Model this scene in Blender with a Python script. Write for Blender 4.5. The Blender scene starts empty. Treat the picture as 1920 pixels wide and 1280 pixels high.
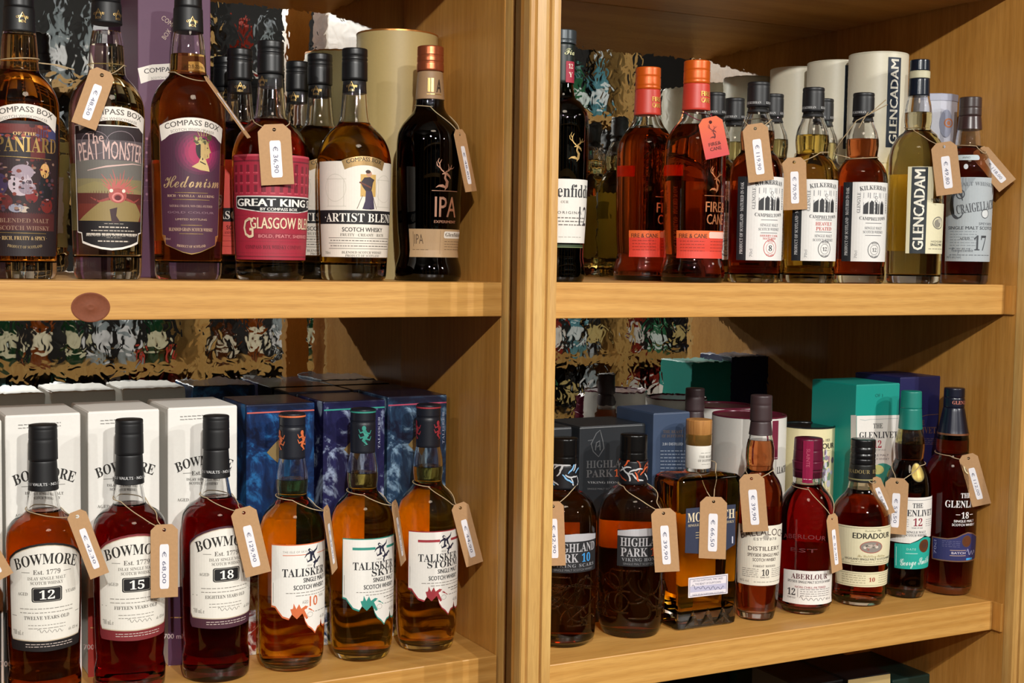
import bpy, bmesh, math, random
from mathutils import Vector, Matrix
random.seed(7)
S = bpy.context.scene
COL = S.collection
EYE = 1.55                                   # camera height above the shop floor
# ------------------------------------------------------------------ camera
F, PITCH, ROLL = 2479.5, 0.06383, 0.01488     # focal length in pixels of the 1920 px wide frame
fw = Vector((0, math.cos(PITCH), -math.sin(PITCH)))
up0 = Vector((0, math.sin(PITCH), math.cos(PITCH)))
rt0 = Vector((1, 0, 0))
rt = rt0 * math.cos(ROLL) + up0 * math.sin(ROLL)
up = -rt0 * math.sin(ROLL) + up0 * math.cos(ROLL)
cam_d = bpy.data.cameras.new('camera')
cam = bpy.data.objects.new('camera', cam_d); COL.objects.link(cam); S.camera = cam
cam_d.sensor_width = 36; cam_d.lens = F / 1920 * 36; cam_d.clip_start = 0.05
cam.matrix_world = Matrix(((rt.x, up.x, -fw.x, 0), (rt.y, up.y, -fw.y, 0), (rt.z, up.z, -fw.z, EYE), (0, 0, 0, 1)))
# ------------------------------------------------------------------ colour management, world
S.view_settings.view_transform = 'Standard'; S.view_settings.look = 'None'
S.view_settings.gamma = 1; S.view_settings.use_curve_mapping = False
S.view_settings.exposure = 0.0
wd = bpy.data.worlds.new('world'); S.world = wd; wd.use_nodes = True
wd.node_tree.nodes['Background'].inputs[0].default_value = (1.0, 0.86, 0.7, 1)
wd.node_tree.nodes['Background'].inputs[1].default_value = 0.10

# the two bookcases: (yaw, x, y) of the front right corner of their shelves
UN = {'L': (0.49981, -0.01764, 1.71374), 'R': (0.47384, 0.74299, 1.99725)}
ZS = {('L', 1): -0.0332, ('L', 2): -0.5250, ('R', 1): -0.0307, ('R', 2): -0.5145, ('R', 3): -0.992, ('L', 3): -0.99,
      ('L', 0): 0.452, ('R', 0): 0.449}
TH = {'L': 0.044, 'R': 0.0451}
DEP = {'L': 0.322, 'R': 0.402}
def loc(u, X, Y, z=0.0):
    th, x, y = UN[u]
    return Vector((x + X * math.cos(th) - Y * math.sin(th), y + X * math.sin(th) + Y * math.cos(th), z))
def umat(u):
    th, x, y = UN[u]
    return Matrix.Translation((x, y, EYE)) @ Matrix.Rotation(th, 4, 'Z')
# ------------------------------------------------------------------ lamps
LAMPS = []
def lamp(u, X, Y, z, power, target, col=(1, 0.975, 0.925), r=0.020, angle=125, blend=0.25):
    p = loc(u, X, Y, z); t = loc(u, *target)
    d = bpy.data.lights.new('spot_beam', 'SPOT'); d.energy = power; d.color = col
    d.shadow_soft_size = r; d.spot_size = math.radians(angle); d.spot_blend = blend
    o = bpy.data.objects.new('spot_beam', d); COL.objects.link(o)
    p = Vector((p.x, p.y, p.z + EYE)); t = Vector((t.x, t.y, t.z + EYE))
    o.location = p; o.rotation_euler = (t - p).to_track_quat('-Z', 'Y').to_euler()
    LAMPS.append((p, t)); return o
KEY = 138
lamp('L', -0.82, -1.95, 0.95, KEY, (-0.3, 0, -0.65))
lamp('L', 1.30, -1.80, 0.93, KEY * 0.42, (0.4, 0, -0.65))
lamp('L', -2.30, -2.10, 1.02, KEY * 0.28, (-0.4, 0, -0.3))
lamp('L', -0.25, -3.0, 1.08, KEY * 1.45, (-0.3, 0, -0.95), angle=56, r=0.03, blend=1.0)  # fill spot added behind the camera to brighten the lower shelves
lamp('L', 1.5, -2.9, 1.08, KEY * 1.1, (0.7, 0, -0.95), angle=56, r=0.03, blend=1.0)  # its added partner, filling the right-hand lower shelves
lamp('L', -0.2, -1.4, 1.02, 60, (0.2, -3.2, -0.3))      # these three are added to light the cabinet across the aisle
lamp('L', 2.2, -1.3, 1.02, 60, (2.4, -3.2, -0.3))
lamp('L', -2.6, -1.4, 1.02, 50, (-2.4, -3.2, -0.3))
def soft(u, X, Y, z, power, size):  # unseen area lamp added under the ceiling for soft ambient light
    p = loc(u, X, Y, z); d = bpy.data.lights.new('ambient_fill', 'AREA'); d.energy = power; d.color = (1, 0.84, 0.66)
    d.shape = 'DISK'; d.size = size
    o = bpy.data.objects.new('ambient_fill', d); COL.objects.link(o); o.location = (p.x, p.y, p.z + EYE)
soft('L', -0.3, -1.3, 1.22, 5, 0.5)
soft('L', 2.2, -1.4, 1.22, 5, 0.5)

# ------------------------------------------------------------------ colours and materials
def lin(h):
    if isinstance(h, str):
        h = h or '#808080'
        h = h.lstrip('#'); c = [int(h[i:i + 2], 16) / 255 for i in (0, 2, 4)]
        return tuple(v / 12.92 if v <= 0.04045 else ((v + 0.055) / 1.055) ** 2.4 for v in c)
    return tuple(h[:3])
MC = {}
def M(col, rough=0.5, metal=0.0, spec=0.5, coat=0.0, grain=0.0):
    k = (col, rough, metal, spec, coat, grain)
    if k in MC: return MC[k]
    m = bpy.data.materials.new('surface'); m.use_nodes = True
    nt = m.node_tree; b = nt.nodes['Principled BSDF']; c = lin(col)
    b.inputs['Base Color'].default_value = (*c, 1); b.inputs['Roughness'].default_value = rough
    b.inputs['Metallic'].default_value = metal; b.inputs['Specular IOR Level'].default_value = spec
    b.inputs['Coat Weight'].default_value = coat; b.inputs['Coat Roughness'].default_value = 0.1
    tc = nt.nodes.new('ShaderNodeTexCoord'); no = nt.nodes.new('ShaderNodeTexNoise')
    no.inputs['Scale'].default_value = 260; no.inputs['Detail'].default_value = 3
    nt.links.new(tc.outputs['Object'], no.inputs['Vector'])
    g = grain or 0.04
    mx = nt.nodes.new('ShaderNodeMixRGB'); mx.blend_type = 'MIX'
    mx.inputs[1].default_value = (*[v * (1 - g) for v in c], 1); mx.inputs[2].default_value = (*[min(1, v * (1 + g)) for v in c], 1)
    nt.links.new(no.outputs[0], mx.inputs[0]); nt.links.new(mx.outputs[0], b.inputs['Base Color'])
    MC[k] = m; return m
def wood(name, dark, light, axis='X', scale=1.0, rough=0.42, knots=()):
    m = bpy.data.materials.new(name); m.use_nodes = True; nt = m.node_tree; N = nt.nodes; L = nt.links
    b = N['Principled BSDF']; b.inputs['Roughness'].default_value = rough
    b.inputs['Coat Weight'].default_value = 0.18; b.inputs['Coat Roughness'].default_value = 0.25
    tc = N.new('ShaderNodeTexCoord')
    def mapped(sl, sc):
        mp = N.new('ShaderNodeMapping'); L.new(tc.outputs['Object'], mp.inputs['Vector'])
        mp.inputs['Scale'].default_value = (sl, sc, sc) if axis == 'X' else (sc, sc, sl); return mp
    n1 = N.new('ShaderNodeTexNoise'); n1.inputs['Scale'].default_value = 1.0; n1.inputs['Detail'].default_value = 5; n1.inputs['Distortion'].default_value = 0.6
    L.new(mapped(2.2 * scale, 26 * scale).outputs[0], n1.inputs['Vector'])
    n2 = N.new('ShaderNodeTexNoise'); n2.inputs['Scale'].default_value = 1.0; n2.inputs['Detail'].default_value = 3
    L.new(mapped(30 * scale, 520 * scale).outputs[0], n2.inputs['Vector'])
    w = N.new('ShaderNodeTexWave'); w.inputs['Scale'].default_value = 1.0; w.inputs['Distortion'].default_value = 7; w.inputs['Detail'].default_value = 3
    w.bands_direction = 'Z' if axis == 'X' else 'Y'
    L.new(mapped(1.6 * scale, 22 * scale).outputs[0], w.inputs['Vector'])
    r = N.new('ShaderNodeValToRGB'); r.color_ramp.elements[0].position = 0.28; r.color_ramp.elements[1].position = 0.72
    r.color_ramp.elements[0].color = (*lin(dark), 1); r.color_ramp.elements[1].color = (*lin(light), 1)
    a = N.new('ShaderNodeMath'); a.operation = 'MULTIPLY_ADD'; a.inputs[1].default_value = 0.16 if axis == 'Z' else 0.30
    L.new(w.outputs['Fac'], a.inputs[0])
    s = N.new('ShaderNodeMath'); s.operation = 'MULTIPLY'; s.inputs[1].default_value = 0.90 if axis == 'Z' else 0.78; L.new(n1.outputs[0], s.inputs[0])
    L.new(s.outputs[0], a.inputs[2]); L.new(a.outputs[0], r.inputs[0])
    mx = N.new('ShaderNodeMixRGB'); mx.blend_type = 'MULTIPLY'; mx.inputs[0].default_value = 0.22
    L.new(r.outputs[0], mx.inputs[1])
    r2 = N.new('ShaderNodeValToRGB'); r2.color_ramp.elements[0].position = 0.35; r2.color_ramp.elements[1].position = 0.55
    r2.color_ramp.elements[0].color = (0.45, 0.35, 0.25, 1); L.new(n2.outputs[0], r2.inputs[0]); L.new(r2.outputs[0], mx.inputs[2])
    L.new(mx.outputs[0], b.inputs['Base Color'])
    bp = N.new('ShaderNodeBump'); bp.inputs['Strength'].default_value = 0.12; bp.inputs['Distance'].default_value = 0.0006
    L.new(n2.outputs[0], bp.inputs['Height']); L.new(bp.outputs[0], b.inputs['Normal'])
    return m
W_SHELF = wood('pine_shelf', '#ba8640', '#cd9b53', 'X')
W_PANEL = wood('veneer_panel', '#b87f36', '#ca9247', 'Z')
W_TRIM = wood('pine_moulding', '#b48342', '#cea663', 'Z', 1.2)
W_KNOT = M('#74402a', 0.65, 0.0, 0.2, grain=.2)
# hammered mirror
MIR = bpy.data.materials.new('hammered_mirror'); MIR.use_nodes = True
nt = MIR.node_tree; b = nt.nodes['Principled BSDF']
b.inputs['Base Color'].default_value = (0.80, 0.82, 0.80, 1); b.inputs['Metallic'].default_value = 1; b.inputs['Roughness'].default_value = 0.015
tc = nt.nodes.new('ShaderNodeTexCoord'); mp = nt.nodes.new('ShaderNodeMapping'); mp.inputs['Scale'].default_value = (1, 1, 0.9)
nt.links.new(tc.outputs['Object'], mp.inputs['Vector'])
no = nt.nodes.new('ShaderNodeTexNoise'); no.inputs['Scale'].default_value = 62; no.inputs['Detail'].default_value = 1.2; no.inputs['Distortion'].default_value = 0.7
nt.links.new(mp.outputs[0], no.inputs['Vector'])
bp = nt.nodes.new('ShaderNodeBump'); bp.inputs['Strength'].default_value = 0.6; bp.inputs['Distance'].default_value = 0.00016
nt.links.new(no.outputs[0], bp.inputs['Height']); nt.links.new(bp.outputs[0], b.inputs['Normal'])
def glass(col='#ffffff', rough=0.0):
    k = ('glass', col)
    if k in MC: return MC[k]
    m = bpy.data.materials.new('bottle_glass'); m.use_nodes = True; b = m.node_tree.nodes['Principled BSDF']
    b.inputs['Base Color'].default_value = (*lin(col), 1); b.inputs['Transmission Weight'].default_value = 1
    b.inputs['Roughness'].default_value = rough; b.inputs['IOR'].default_value = 1.48
    MC[k] = m; return m
def spirit(sig, key):
    k = ('spirit', key)
    if k in MC: return MC[k]
    m = bpy.data.materials.new('whisky'); m.use_nodes = True; nt = m.node_tree; N = nt.nodes
    N.remove(N['Principled BSDF']); out = N['Material Output']
    r = N.new('ShaderNodeBsdfRefraction'); r.inputs['IOR'].default_value = 0.92; r.inputs['Roughness'].default_value = 0
    nt.links.new(r.outputs[0], out.inputs['Surface'])
    dens = max(sig); va = N.new('ShaderNodeVolumeAbsorption'); va.inputs['Density'].default_value = dens
    va.inputs['Color'].default_value = (*[1 - s / dens for s in sig], 1)
    nt.links.new(va.outputs[0], out.inputs['Volume']); MC[k] = m; return m
LIQ = {'pale': (1.8, 3.4, 11), 'gold': (2.0, 6.5, 26), 'amber': (2.2, 11, 48), 'dark': (14, 50, 85), 'ruby': (12, 70, 66), 'tawny': (3.6, 20, 60), 'black': (40, 70, 90),
       'rum': (6, 36, 78), 'orange': (1.3, 12, 60), 'mahogany': (14, 52, 90), 'vine': (4, 17, 55)}

# ------------------------------------------------------------------ objects
def link(o): COL.objects.link(o); return o
def thing(name, label, cat, mat=None, group=None):
    o = bpy.data.objects.new(name, None); link(o); o.empty_display_size = 0.02
    if mat is not None: o.matrix_world = mat
    o['label'] = label; o['category'] = cat
    if group: o['group'] = group
    return o
def mobj(name, me, parent=None, label=None):
    o = bpy.data.objects.new(name, me); link(o)
    if parent: o.parent = parent
    if label: o['label'] = label
    return o
def mesh(name, verts, faces, mats, fm=None, smooth=False, auto=None):
    me = bpy.data.meshes.new(name); me.from_pydata([tuple(v) for v in verts], [], faces)
    for m in (mats if isinstance(mats, (list, tuple)) else [mats]): me.materials.append(m)
    if fm: me.polygons.foreach_set('material_index', fm)
    if smooth:
        me.polygons.foreach_set('use_smooth', [True] * len(me.polygons))
        me.set_sharp_from_angle(angle=math.radians(auto or 40))
    me.update(); return me
def boxmesh(name, x0, x1, y0, y1, z0, z1, m, bev=0.0012):
    bm = bmesh.new(); bmesh.ops.create_cube(bm, size=1)
    for v in bm.verts:
        v.co = Vector((x0 if v.co.x < 0 else x1, y0 if v.co.y < 0 else y1, z0 if v.co.z < 0 else z1))
    if bev: bmesh.ops.bevel(bm, geom=bm.edges[:], offset=bev, segments=2, affect='EDGES', profile=0.5)
    me = bpy.data.meshes.new(name); bm.to_mesh(me); bm.free(); me.materials.append(m); return me
def lathe(name, prof, m, seg=56, smooth=True, auto=42, close=True):
    """prof: (r, z) from bottom to top, closed on the axis at both ends"""
    vs, fs = [], []; rings = []
    for r, z in prof:
        if r < 1e-5: rings.append([len(vs)]); vs.append((0, 0, z))
        else:
            rings.append(list(range(len(vs), len(vs) + seg)))
            vs += [(r * math.cos(2 * math.pi * i / seg), r * math.sin(2 * math.pi * i / seg), z) for i in range(seg)]
    for a, c in zip(rings, rings[1:]):
        for i in range(seg):
            j = (i + 1) % seg
            if len(a) == 1 and len(c) == 1: continue
            if len(a) == 1: fs.append((a[0], c[j], c[i]))
            elif len(c) == 1: fs.append((a[i], a[j], c[0]))
            else: fs.append((a[i], a[j], c[j], c[i]))
    return mesh(name, vs, fs, m, None, smooth, auto)
def spline(pts, n=4):
    out = []
    for i in range(len(pts) - 1):
        p0 = pts[max(i - 1, 0)]; p1 = pts[i]; p2 = pts[i + 1]; p3 = pts[min(i + 2, len(pts) - 1)]
        dz = p2[1] - p1[1]
        def tan(a, b, c):
            s1 = (b[0] - a[0]) / (b[1] - a[1] or 1e-9); s2 = (c[0] - b[0]) / (c[1] - b[1] or 1e-9)
            if s1 * s2 <= 0: return 0
            return 2 * s1 * s2 / (s1 + s2)
        t1 = tan(p0, p1, p2) if i > 0 else (p2[0] - p1[0]) / (dz or 1e-9)
        t2 = tan(p1, p2, p3) if i < len(pts) - 2 else (p2[0] - p1[0]) / (dz or 1e-9)
        for k in range(n):
            t = k / n; h00 = 2*t**3-3*t*t+1; h10 = t**3-2*t*t+t; h01 = -2*t**3+3*t*t; h11 = t**3-t*t
            out.append((h00*p1[0]+h10*dz*t1+h01*p2[0]+h11*dz*t2, p1[1]+dz*t))
    out.append(pts[-1]); return out
def tube(name, pts, r, m, seg=6, closed=False):
    vs, fs = [], []; n = len(pts); pts = [Vector(p) for p in pts]
    for i, p in enumerate(pts):
        a = pts[(i - 1) % n] if (closed or i > 0) else p; c = pts[(i + 1) % n] if (closed or i < n - 1) else p
        d = (c - a).normalized(); s = d.cross(Vector((0.13, 0.21, 1))).normalized(); t = d.cross(s)
        for k in range(seg):
            an = 2 * math.pi * k / seg; vs.append(p + s * (r * math.cos(an)) + t * (r * math.sin(an)))
    for i in range(n if closed else n - 1):
        for k in range(seg):
            a = i * seg; c = ((i + 1) % n) * seg; k2 = (k + 1) % seg
            fs.append((a + k, a + k2, c + k2, c + k))
    if not closed: fs.append(tuple(range(seg))[::-1]); fs.append(tuple((n - 1) * seg + k for k in range(seg)))
    return mesh(name, vs, fs, m, None, True, 80)

# ------------------------------------------------------------------ measuring: sight lines of the photograph met with real planes
def ray(px, py):
    return fw + rt * ((px - 960) / F) - up * ((py - 640) / F)
def hitY(u, px, py, Y):
    th, x, y = UN[u]; d = ray(px, py); n = Vector((-math.sin(th), math.cos(th))); o = Vector((x, y))
    t = (o.dot(n) + Y) / d.xy.dot(n); w = d * t
    return (w.xy - o).dot(Vector((math.cos(th), math.sin(th)))), w.z, t
def hitz(u, px, py, z):
    th, x, y = UN[u]; d = ray(px, py); t = z / d.z; w = d * t; v = w.xy - Vector((x, y))
    return v.dot(Vector((math.cos(th), math.sin(th)))), v.dot(Vector((-math.sin(th), math.cos(th)))), t
class Spot:
    """a standing spot: axis position on a shelf, and how photograph heights translate to metres there"""
    def __init__(s, u, sh, cx, Yc, yref=None):
        s.u, s.cx, s.zs = u, cx, ZS[(u, sh)]
        ymid = yref or (300 if sh == 1 else 1000)
        X, _, t = hitY(u, cx, ymid, Yc); s.X, s.Y = X, Yc
        p = loc(u, X, Yc); s.p = p; s.D = p.xy.length; s.t = p.dot(fw) - 0; s.S = (p.xy.length * fw.xy.length) / F
        s.S = t / F
        f = p.xy.normalized(); s.f = Vector((f.x, f.y, 0)); s.r = Vector((f.y, -f.x, 0))
    def z(s, y, R=0.0):                       # height above the shelf seen at pixel row y, on a surface R nearer than the axis
        d = ray(s.cx, y); return d.z / d.xy.length * (s.D - R) - s.zs
    def mat(s): return Matrix.Translation((s.p.x, s.p.y, s.zs + EYE))

# ------------------------------------------------------------------ lettering
def serif(t):
    return ''.join(chr(0x1D400 + ord(c) - 65) if 'A' <= c <= 'Z' else chr(0x1D41A + ord(c) - 97) if 'a' <= c <= 'z' else chr(0x1D7CE + ord(c) - 48) if '0' <= c <= '9' else c for c in t)
def script(t):
    return ''.join(chr(0x1D4D0 + ord(c) - 65) if 'A' <= c <= 'Z' else chr(0x1D4EA + ord(c) - 97) if 'a' <= c <= 'z' else c for c in t)
TXT = {}
def text2d(s, font='sans', bold=0.0, sp=1.0, res=2):
    k = (s, font, bold, sp)
    if k in TXT: return TXT[k]
    cu = bpy.data.curves.new('t', 'FONT'); cu.body = {'sans': s, 'serif': serif(s), 'script': script(s)}[font]
    cu.resolution_u = res;  cu.space_character = sp
    ob = bpy.data.objects.new('t', cu); me = ob.to_mesh()
    v = [(a.co.x, a.co.y) for a in me.vertices]; f = [tuple(p.vertices) for p in me.polygons]
    ob.to_mesh_clear(); bpy.data.objects.remove(ob); bpy.data.curves.remove(cu)
    if v:
        x0 = min(a[0] for a in v); x1 = max(a[0] for a in v)
        up_ = any(c.isupper() or c.isdigit() for c in s)
        y0 = min(a[1] for a in v) if not up_ else 0.0; y1 = max(a[1] for a in v)
        v = [((a[0] - (x0 + x1) / 2) / (x1 - x0), (a[1] - y0) / (y1 - y0) - 0.5) for a in v]
        asp = (x1 - x0) / (y1 - y0)
        if bold > 0 and font == 'sans':      # struck twice, a hair apart, for a bolder face
            e = min(bold, .05) * .8 / (x1 - x0); n = len(v); f = f + [tuple(k + n for k in q) for q in f]; v = [(a[0] - e, a[1]) for a in v] + [(a[0] + e, a[1]) for a in v]
    else: asp = 1
    TXT[k] = (v, f, asp); return TXT[k]
class Art:
    """flat print collected in photo-pixel units, then laid on a surface: pos(x, y, lift) -> point"""
    def __init__(s): s.v = []; s.f = []; s.m = []; s.mats = []; s.cut = False
    def mi(s, m):
        if m not in s.mats: s.mats.append(m)
        return s.mats.index(m)
    def add(s, vs, fs, m, lift):
        n = len(s.v); i = s.mi(m); s.v += [(x, y, lift) for x, y in vs]
        for f in fs: s.f.append(tuple(n + k for k in f)); s.m.append(i)
    def T(s, t, x, y, h, w=None, col='#222222', font='sans', bold=0.0, arc=0.0, rot=0, lift=0.9, slope=0.0, sp=1.0, mat=None):
        v, f, asp = text2d(t, font, bold, sp); w = w or asp * h; out = []
        c, sn = math.cos(math.radians(rot)), math.sin(math.radians(rot))
        for a, b_ in v:
            px, py = a * w, b_ * h
            if arc:
                py += arc * (1 - (2 * a) ** 2); k = -8 * arc * a / w; px -= (b_ * h) * k * 0.8
            qx, qy = px * c - py * sn, px * sn + py * c
            out.append((x + qx, y - qy + slope * qx))
        if h >= 11 or (rot and h > 5.5) or s.cut:   # big letters are cut into narrow strips so that they bend with the surface
            bm = bmesh.new(); vv = [bm.verts.new((p[0], p[1], 0)) for p in out]
            for q in f:
                try: bm.faces.new([vv[i] for i in q])
                except ValueError: pass
            a0 = min(p[0] for p in out); a1 = max(p[0] for p in out); n = int((a1 - a0) / 5)
            for i in range(1, n + 1):
                g = bm.verts[:] + bm.edges[:] + bm.faces[:]
                bmesh.ops.bisect_plane(bm, geom=g, plane_co=(a0 + (a1 - a0) * i / (n + 1), 0, 0), plane_no=(1, 0, 0))
            bm.verts.index_update(); out = [(q.co.x, q.co.y) for q in bm.verts]; f = [tuple(q.index for q in p.verts) for p in bm.faces]; bm.free()
        s.add(out, f, mat or M(col, 0.55), lift)
    def poly(s, pts, col, lift=0.6, step=5.0, mat=None):
        if step < 100: step = min(step, 6)
        bm = bmesh.new(); vs = [bm.verts.new((p[0], p[1], 0)) for p in pts]
        try: bm.faces.new(vs)
        except Exception: bm.free(); return
        x0 = min(p[0] for p in pts); x1 = max(p[0] for p in pts); n = int((x1 - x0) / step)
        bmesh.ops.triangulate(bm, faces=bm.faces[:])
        for i in range(1, n + 1):
            g = bm.verts[:] + bm.edges[:] + bm.faces[:]
            bmesh.ops.bisect_plane(bm, geom=g, plane_co=(x0 + (x1 - x0) * i / (n + 1), 0, 0), plane_no=(1, 0, 0))
        y0 = min(p[1] for p in pts); y1 = max(p[1] for p in pts); n = int((y1 - y0) / 12) if step < 100 else 0
        for i in range(1, n + 1):
            g = bm.verts[:] + bm.edges[:] + bm.faces[:]
            bmesh.ops.bisect_plane(bm, geom=g, plane_co=(0, y0 + (y1 - y0) * i / (n + 1), 0), plane_no=(0, 1, 0))
        bm.verts.index_update()
        s.add([(v.co.x, v.co.y) for v in bm.verts], [tuple(v.index for v in f.verts) for f in bm.faces], mat or M(col, 0.55), lift); bm.free()
    def rect(s, x0, x1, y0, y1, col, lift=0.6, step=5.0, slope=0.0, mat=None):
        n = max(1, int(abs(x1 - x0) / step)); vs = []; fs = []; q = max(1, int(abs(y1 - y0) / 12)) if step < 100 else 1
        for i in range(n + 1):
            x = x0 + (x1 - x0) * i / n; d = slope * (x - (x0 + x1) / 2); vs += [(x, y0 + (y1 - y0) * j / q + d) for j in range(q + 1)]
        for i in range(n):
            for j in range(q): a = i * (q + 1) + j; fs.append((a, a + 1, a + q + 2, a + q + 1))
        s.add(vs, fs, mat or M(col, 0.55), lift)
    def blob(s, x, y, rx, ry, col, lift=0.6, n=20, mat=None, step=5):
        s.poly([(x + rx * math.cos(2 * math.pi * i / n), y + ry * math.sin(2 * math.pi * i / n)) for i in range(n)], col, lift, step, mat)
    def ring(s, x, y, rx, ry, w, col, lift=0.8, n=24):
        vs = []; fs = []
        for i in range(n):
            a = 2 * math.pi * i / n
            vs += [(x + rx * math.cos(a), y + ry * math.sin(a)), (x + (rx - w) * math.cos(a), y + (ry - w) * math.sin(a))]
            j = (i + 1) % n; fs.append((2 * i, 2 * j, 2 * j + 1, 2 * i + 1))
        s.add(vs, fs, M(col, 0.55), lift)
    def small(s, x0, x1, y, h=1.6, col='#666666', lift=0.9, seed=0, slope=0.0):
        """a row of print too small to read: word-long strokes"""
        rg = random.Random(seed + int(x0 * 7 + y * 13)); x = x0
        while x < x1:
            w = rg.uniform(3, 9); e = min(x + w, x1); d = slope * (x - (x0 + x1) / 2)
            s.add([(x, y + d - h / 2), (e, y + d - h / 2), (e, y + d + h / 2), (x, y + d + h / 2)], [(0, 1, 2, 3)], M(col, 0.6), lift)
            x = e + rg.uniform(1.2, 2.2)
    def sign(s, x, y, w, h, col, lift=0.9, seed=0):
        """an unreadable signature"""
        rg = random.Random(seed); n = int(w / 2); s.line([(x - w / 2 + w * i / n, y - h / 2 * math.sin(i * 1.35) * rg.uniform(.3, 1) - (h * .3 if i < 3 else 0)) for i in range(n + 1)], .9, col, lift)
    def line(s, pts, w, col, lift=0.9, mat=None):
        if not isinstance(w, (list, tuple)) or len(w) != len(pts): w = [w if not isinstance(w, (list, tuple)) else w[0]] * len(pts)
        P = []; Wd = []
        for i in range(len(pts) - 1):             # long strokes are split so that they can follow a curved face
            n = max(1, int(math.hypot(pts[i+1][0] - pts[i][0], pts[i+1][1] - pts[i][1]) / 6))
            for j in range(n): t = j / n; P.append((pts[i][0] + (pts[i+1][0] - pts[i][0]) * t, pts[i][1] + (pts[i+1][1] - pts[i][1]) * t)); Wd.append(w[i] + (w[i+1] - w[i]) * t)
        pts = P + [pts[-1]]; w = Wd + [w[-1]]
        vs = []; fs = []
        for i, p in enumerate(pts):
            a = pts[max(i - 1, 0)]; c = pts[min(i + 1, len(pts) - 1)]; dx, dy = c[0] - a[0], c[1] - a[1]; l = math.hypot(dx, dy) or 1
            ww = w[i] if isinstance(w, (list, tuple)) else w
            vs += [(p[0] - dy / l * ww / 2, p[1] + dx / l * ww / 2), (p[0] + dy / l * ww / 2, p[1] - dx / l * ww / 2)]
        for i in range(len(pts) - 1): fs.append((2 * i, 2 * i + 1, 2 * i + 3, 2 * i + 2))
        s.add(vs, fs, mat or M(col, 0.55), lift)
    def make(s, name, pos, parent, label=None):
        if not s.f: return None
        me = mesh(name, [pos(x, y, l) for x, y, l in s.v], s.f, s.mats, s.m)
        return mobj(name, me, parent, label)
GOLD = M('#e2bd78', 0.28, 0.85)
def stag(a, x, y, s, mat=None, col='#e8c890'):
    """antlered stag head emblem"""
    L_ = lambda pts, w: a.line([(x + p[0] * s, y + p[1] * s) for p in pts], [q * s for q in w] if isinstance(w, list) else w * s, col, 0.9, mat)
    L_([(-1, 8), (-5, 5), (-8, 0), (-8, -6), (-5, -12)], [2, 2, 1.8, 1.4, .6]); L_([(-7, 2), (-12, -2), (-13, -8)], [1.6, 1.4, .5]); L_([(-8, -4), (-11, -9), (-9, -14)], [1.4, 1.2, .5])
    L_([(2, 8), (7, 6), (11, 2), (13, -4)], [2, 2, 1.6, .5]); L_([(6, 6), (8, 1), (6, -5)], [1.5, 1.3, .5]); L_([(10, 3), (15, 2), (18, -1)], [1.4, 1.1, .5])
    L_([(-4, 12), (0, 10), (4, 11), (9, 15), (11, 19)], [1, 3.5, 4, 3, 1]); L_([(2, 12), (1, 18), (5, 24), (4, 32), (1, 38)], [3, 3.5, 5, 5, .5]); L_([(4, 34), (-3, 31), (-9, 31), (-14, 34)], [2, 5, 3, .5])

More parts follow.
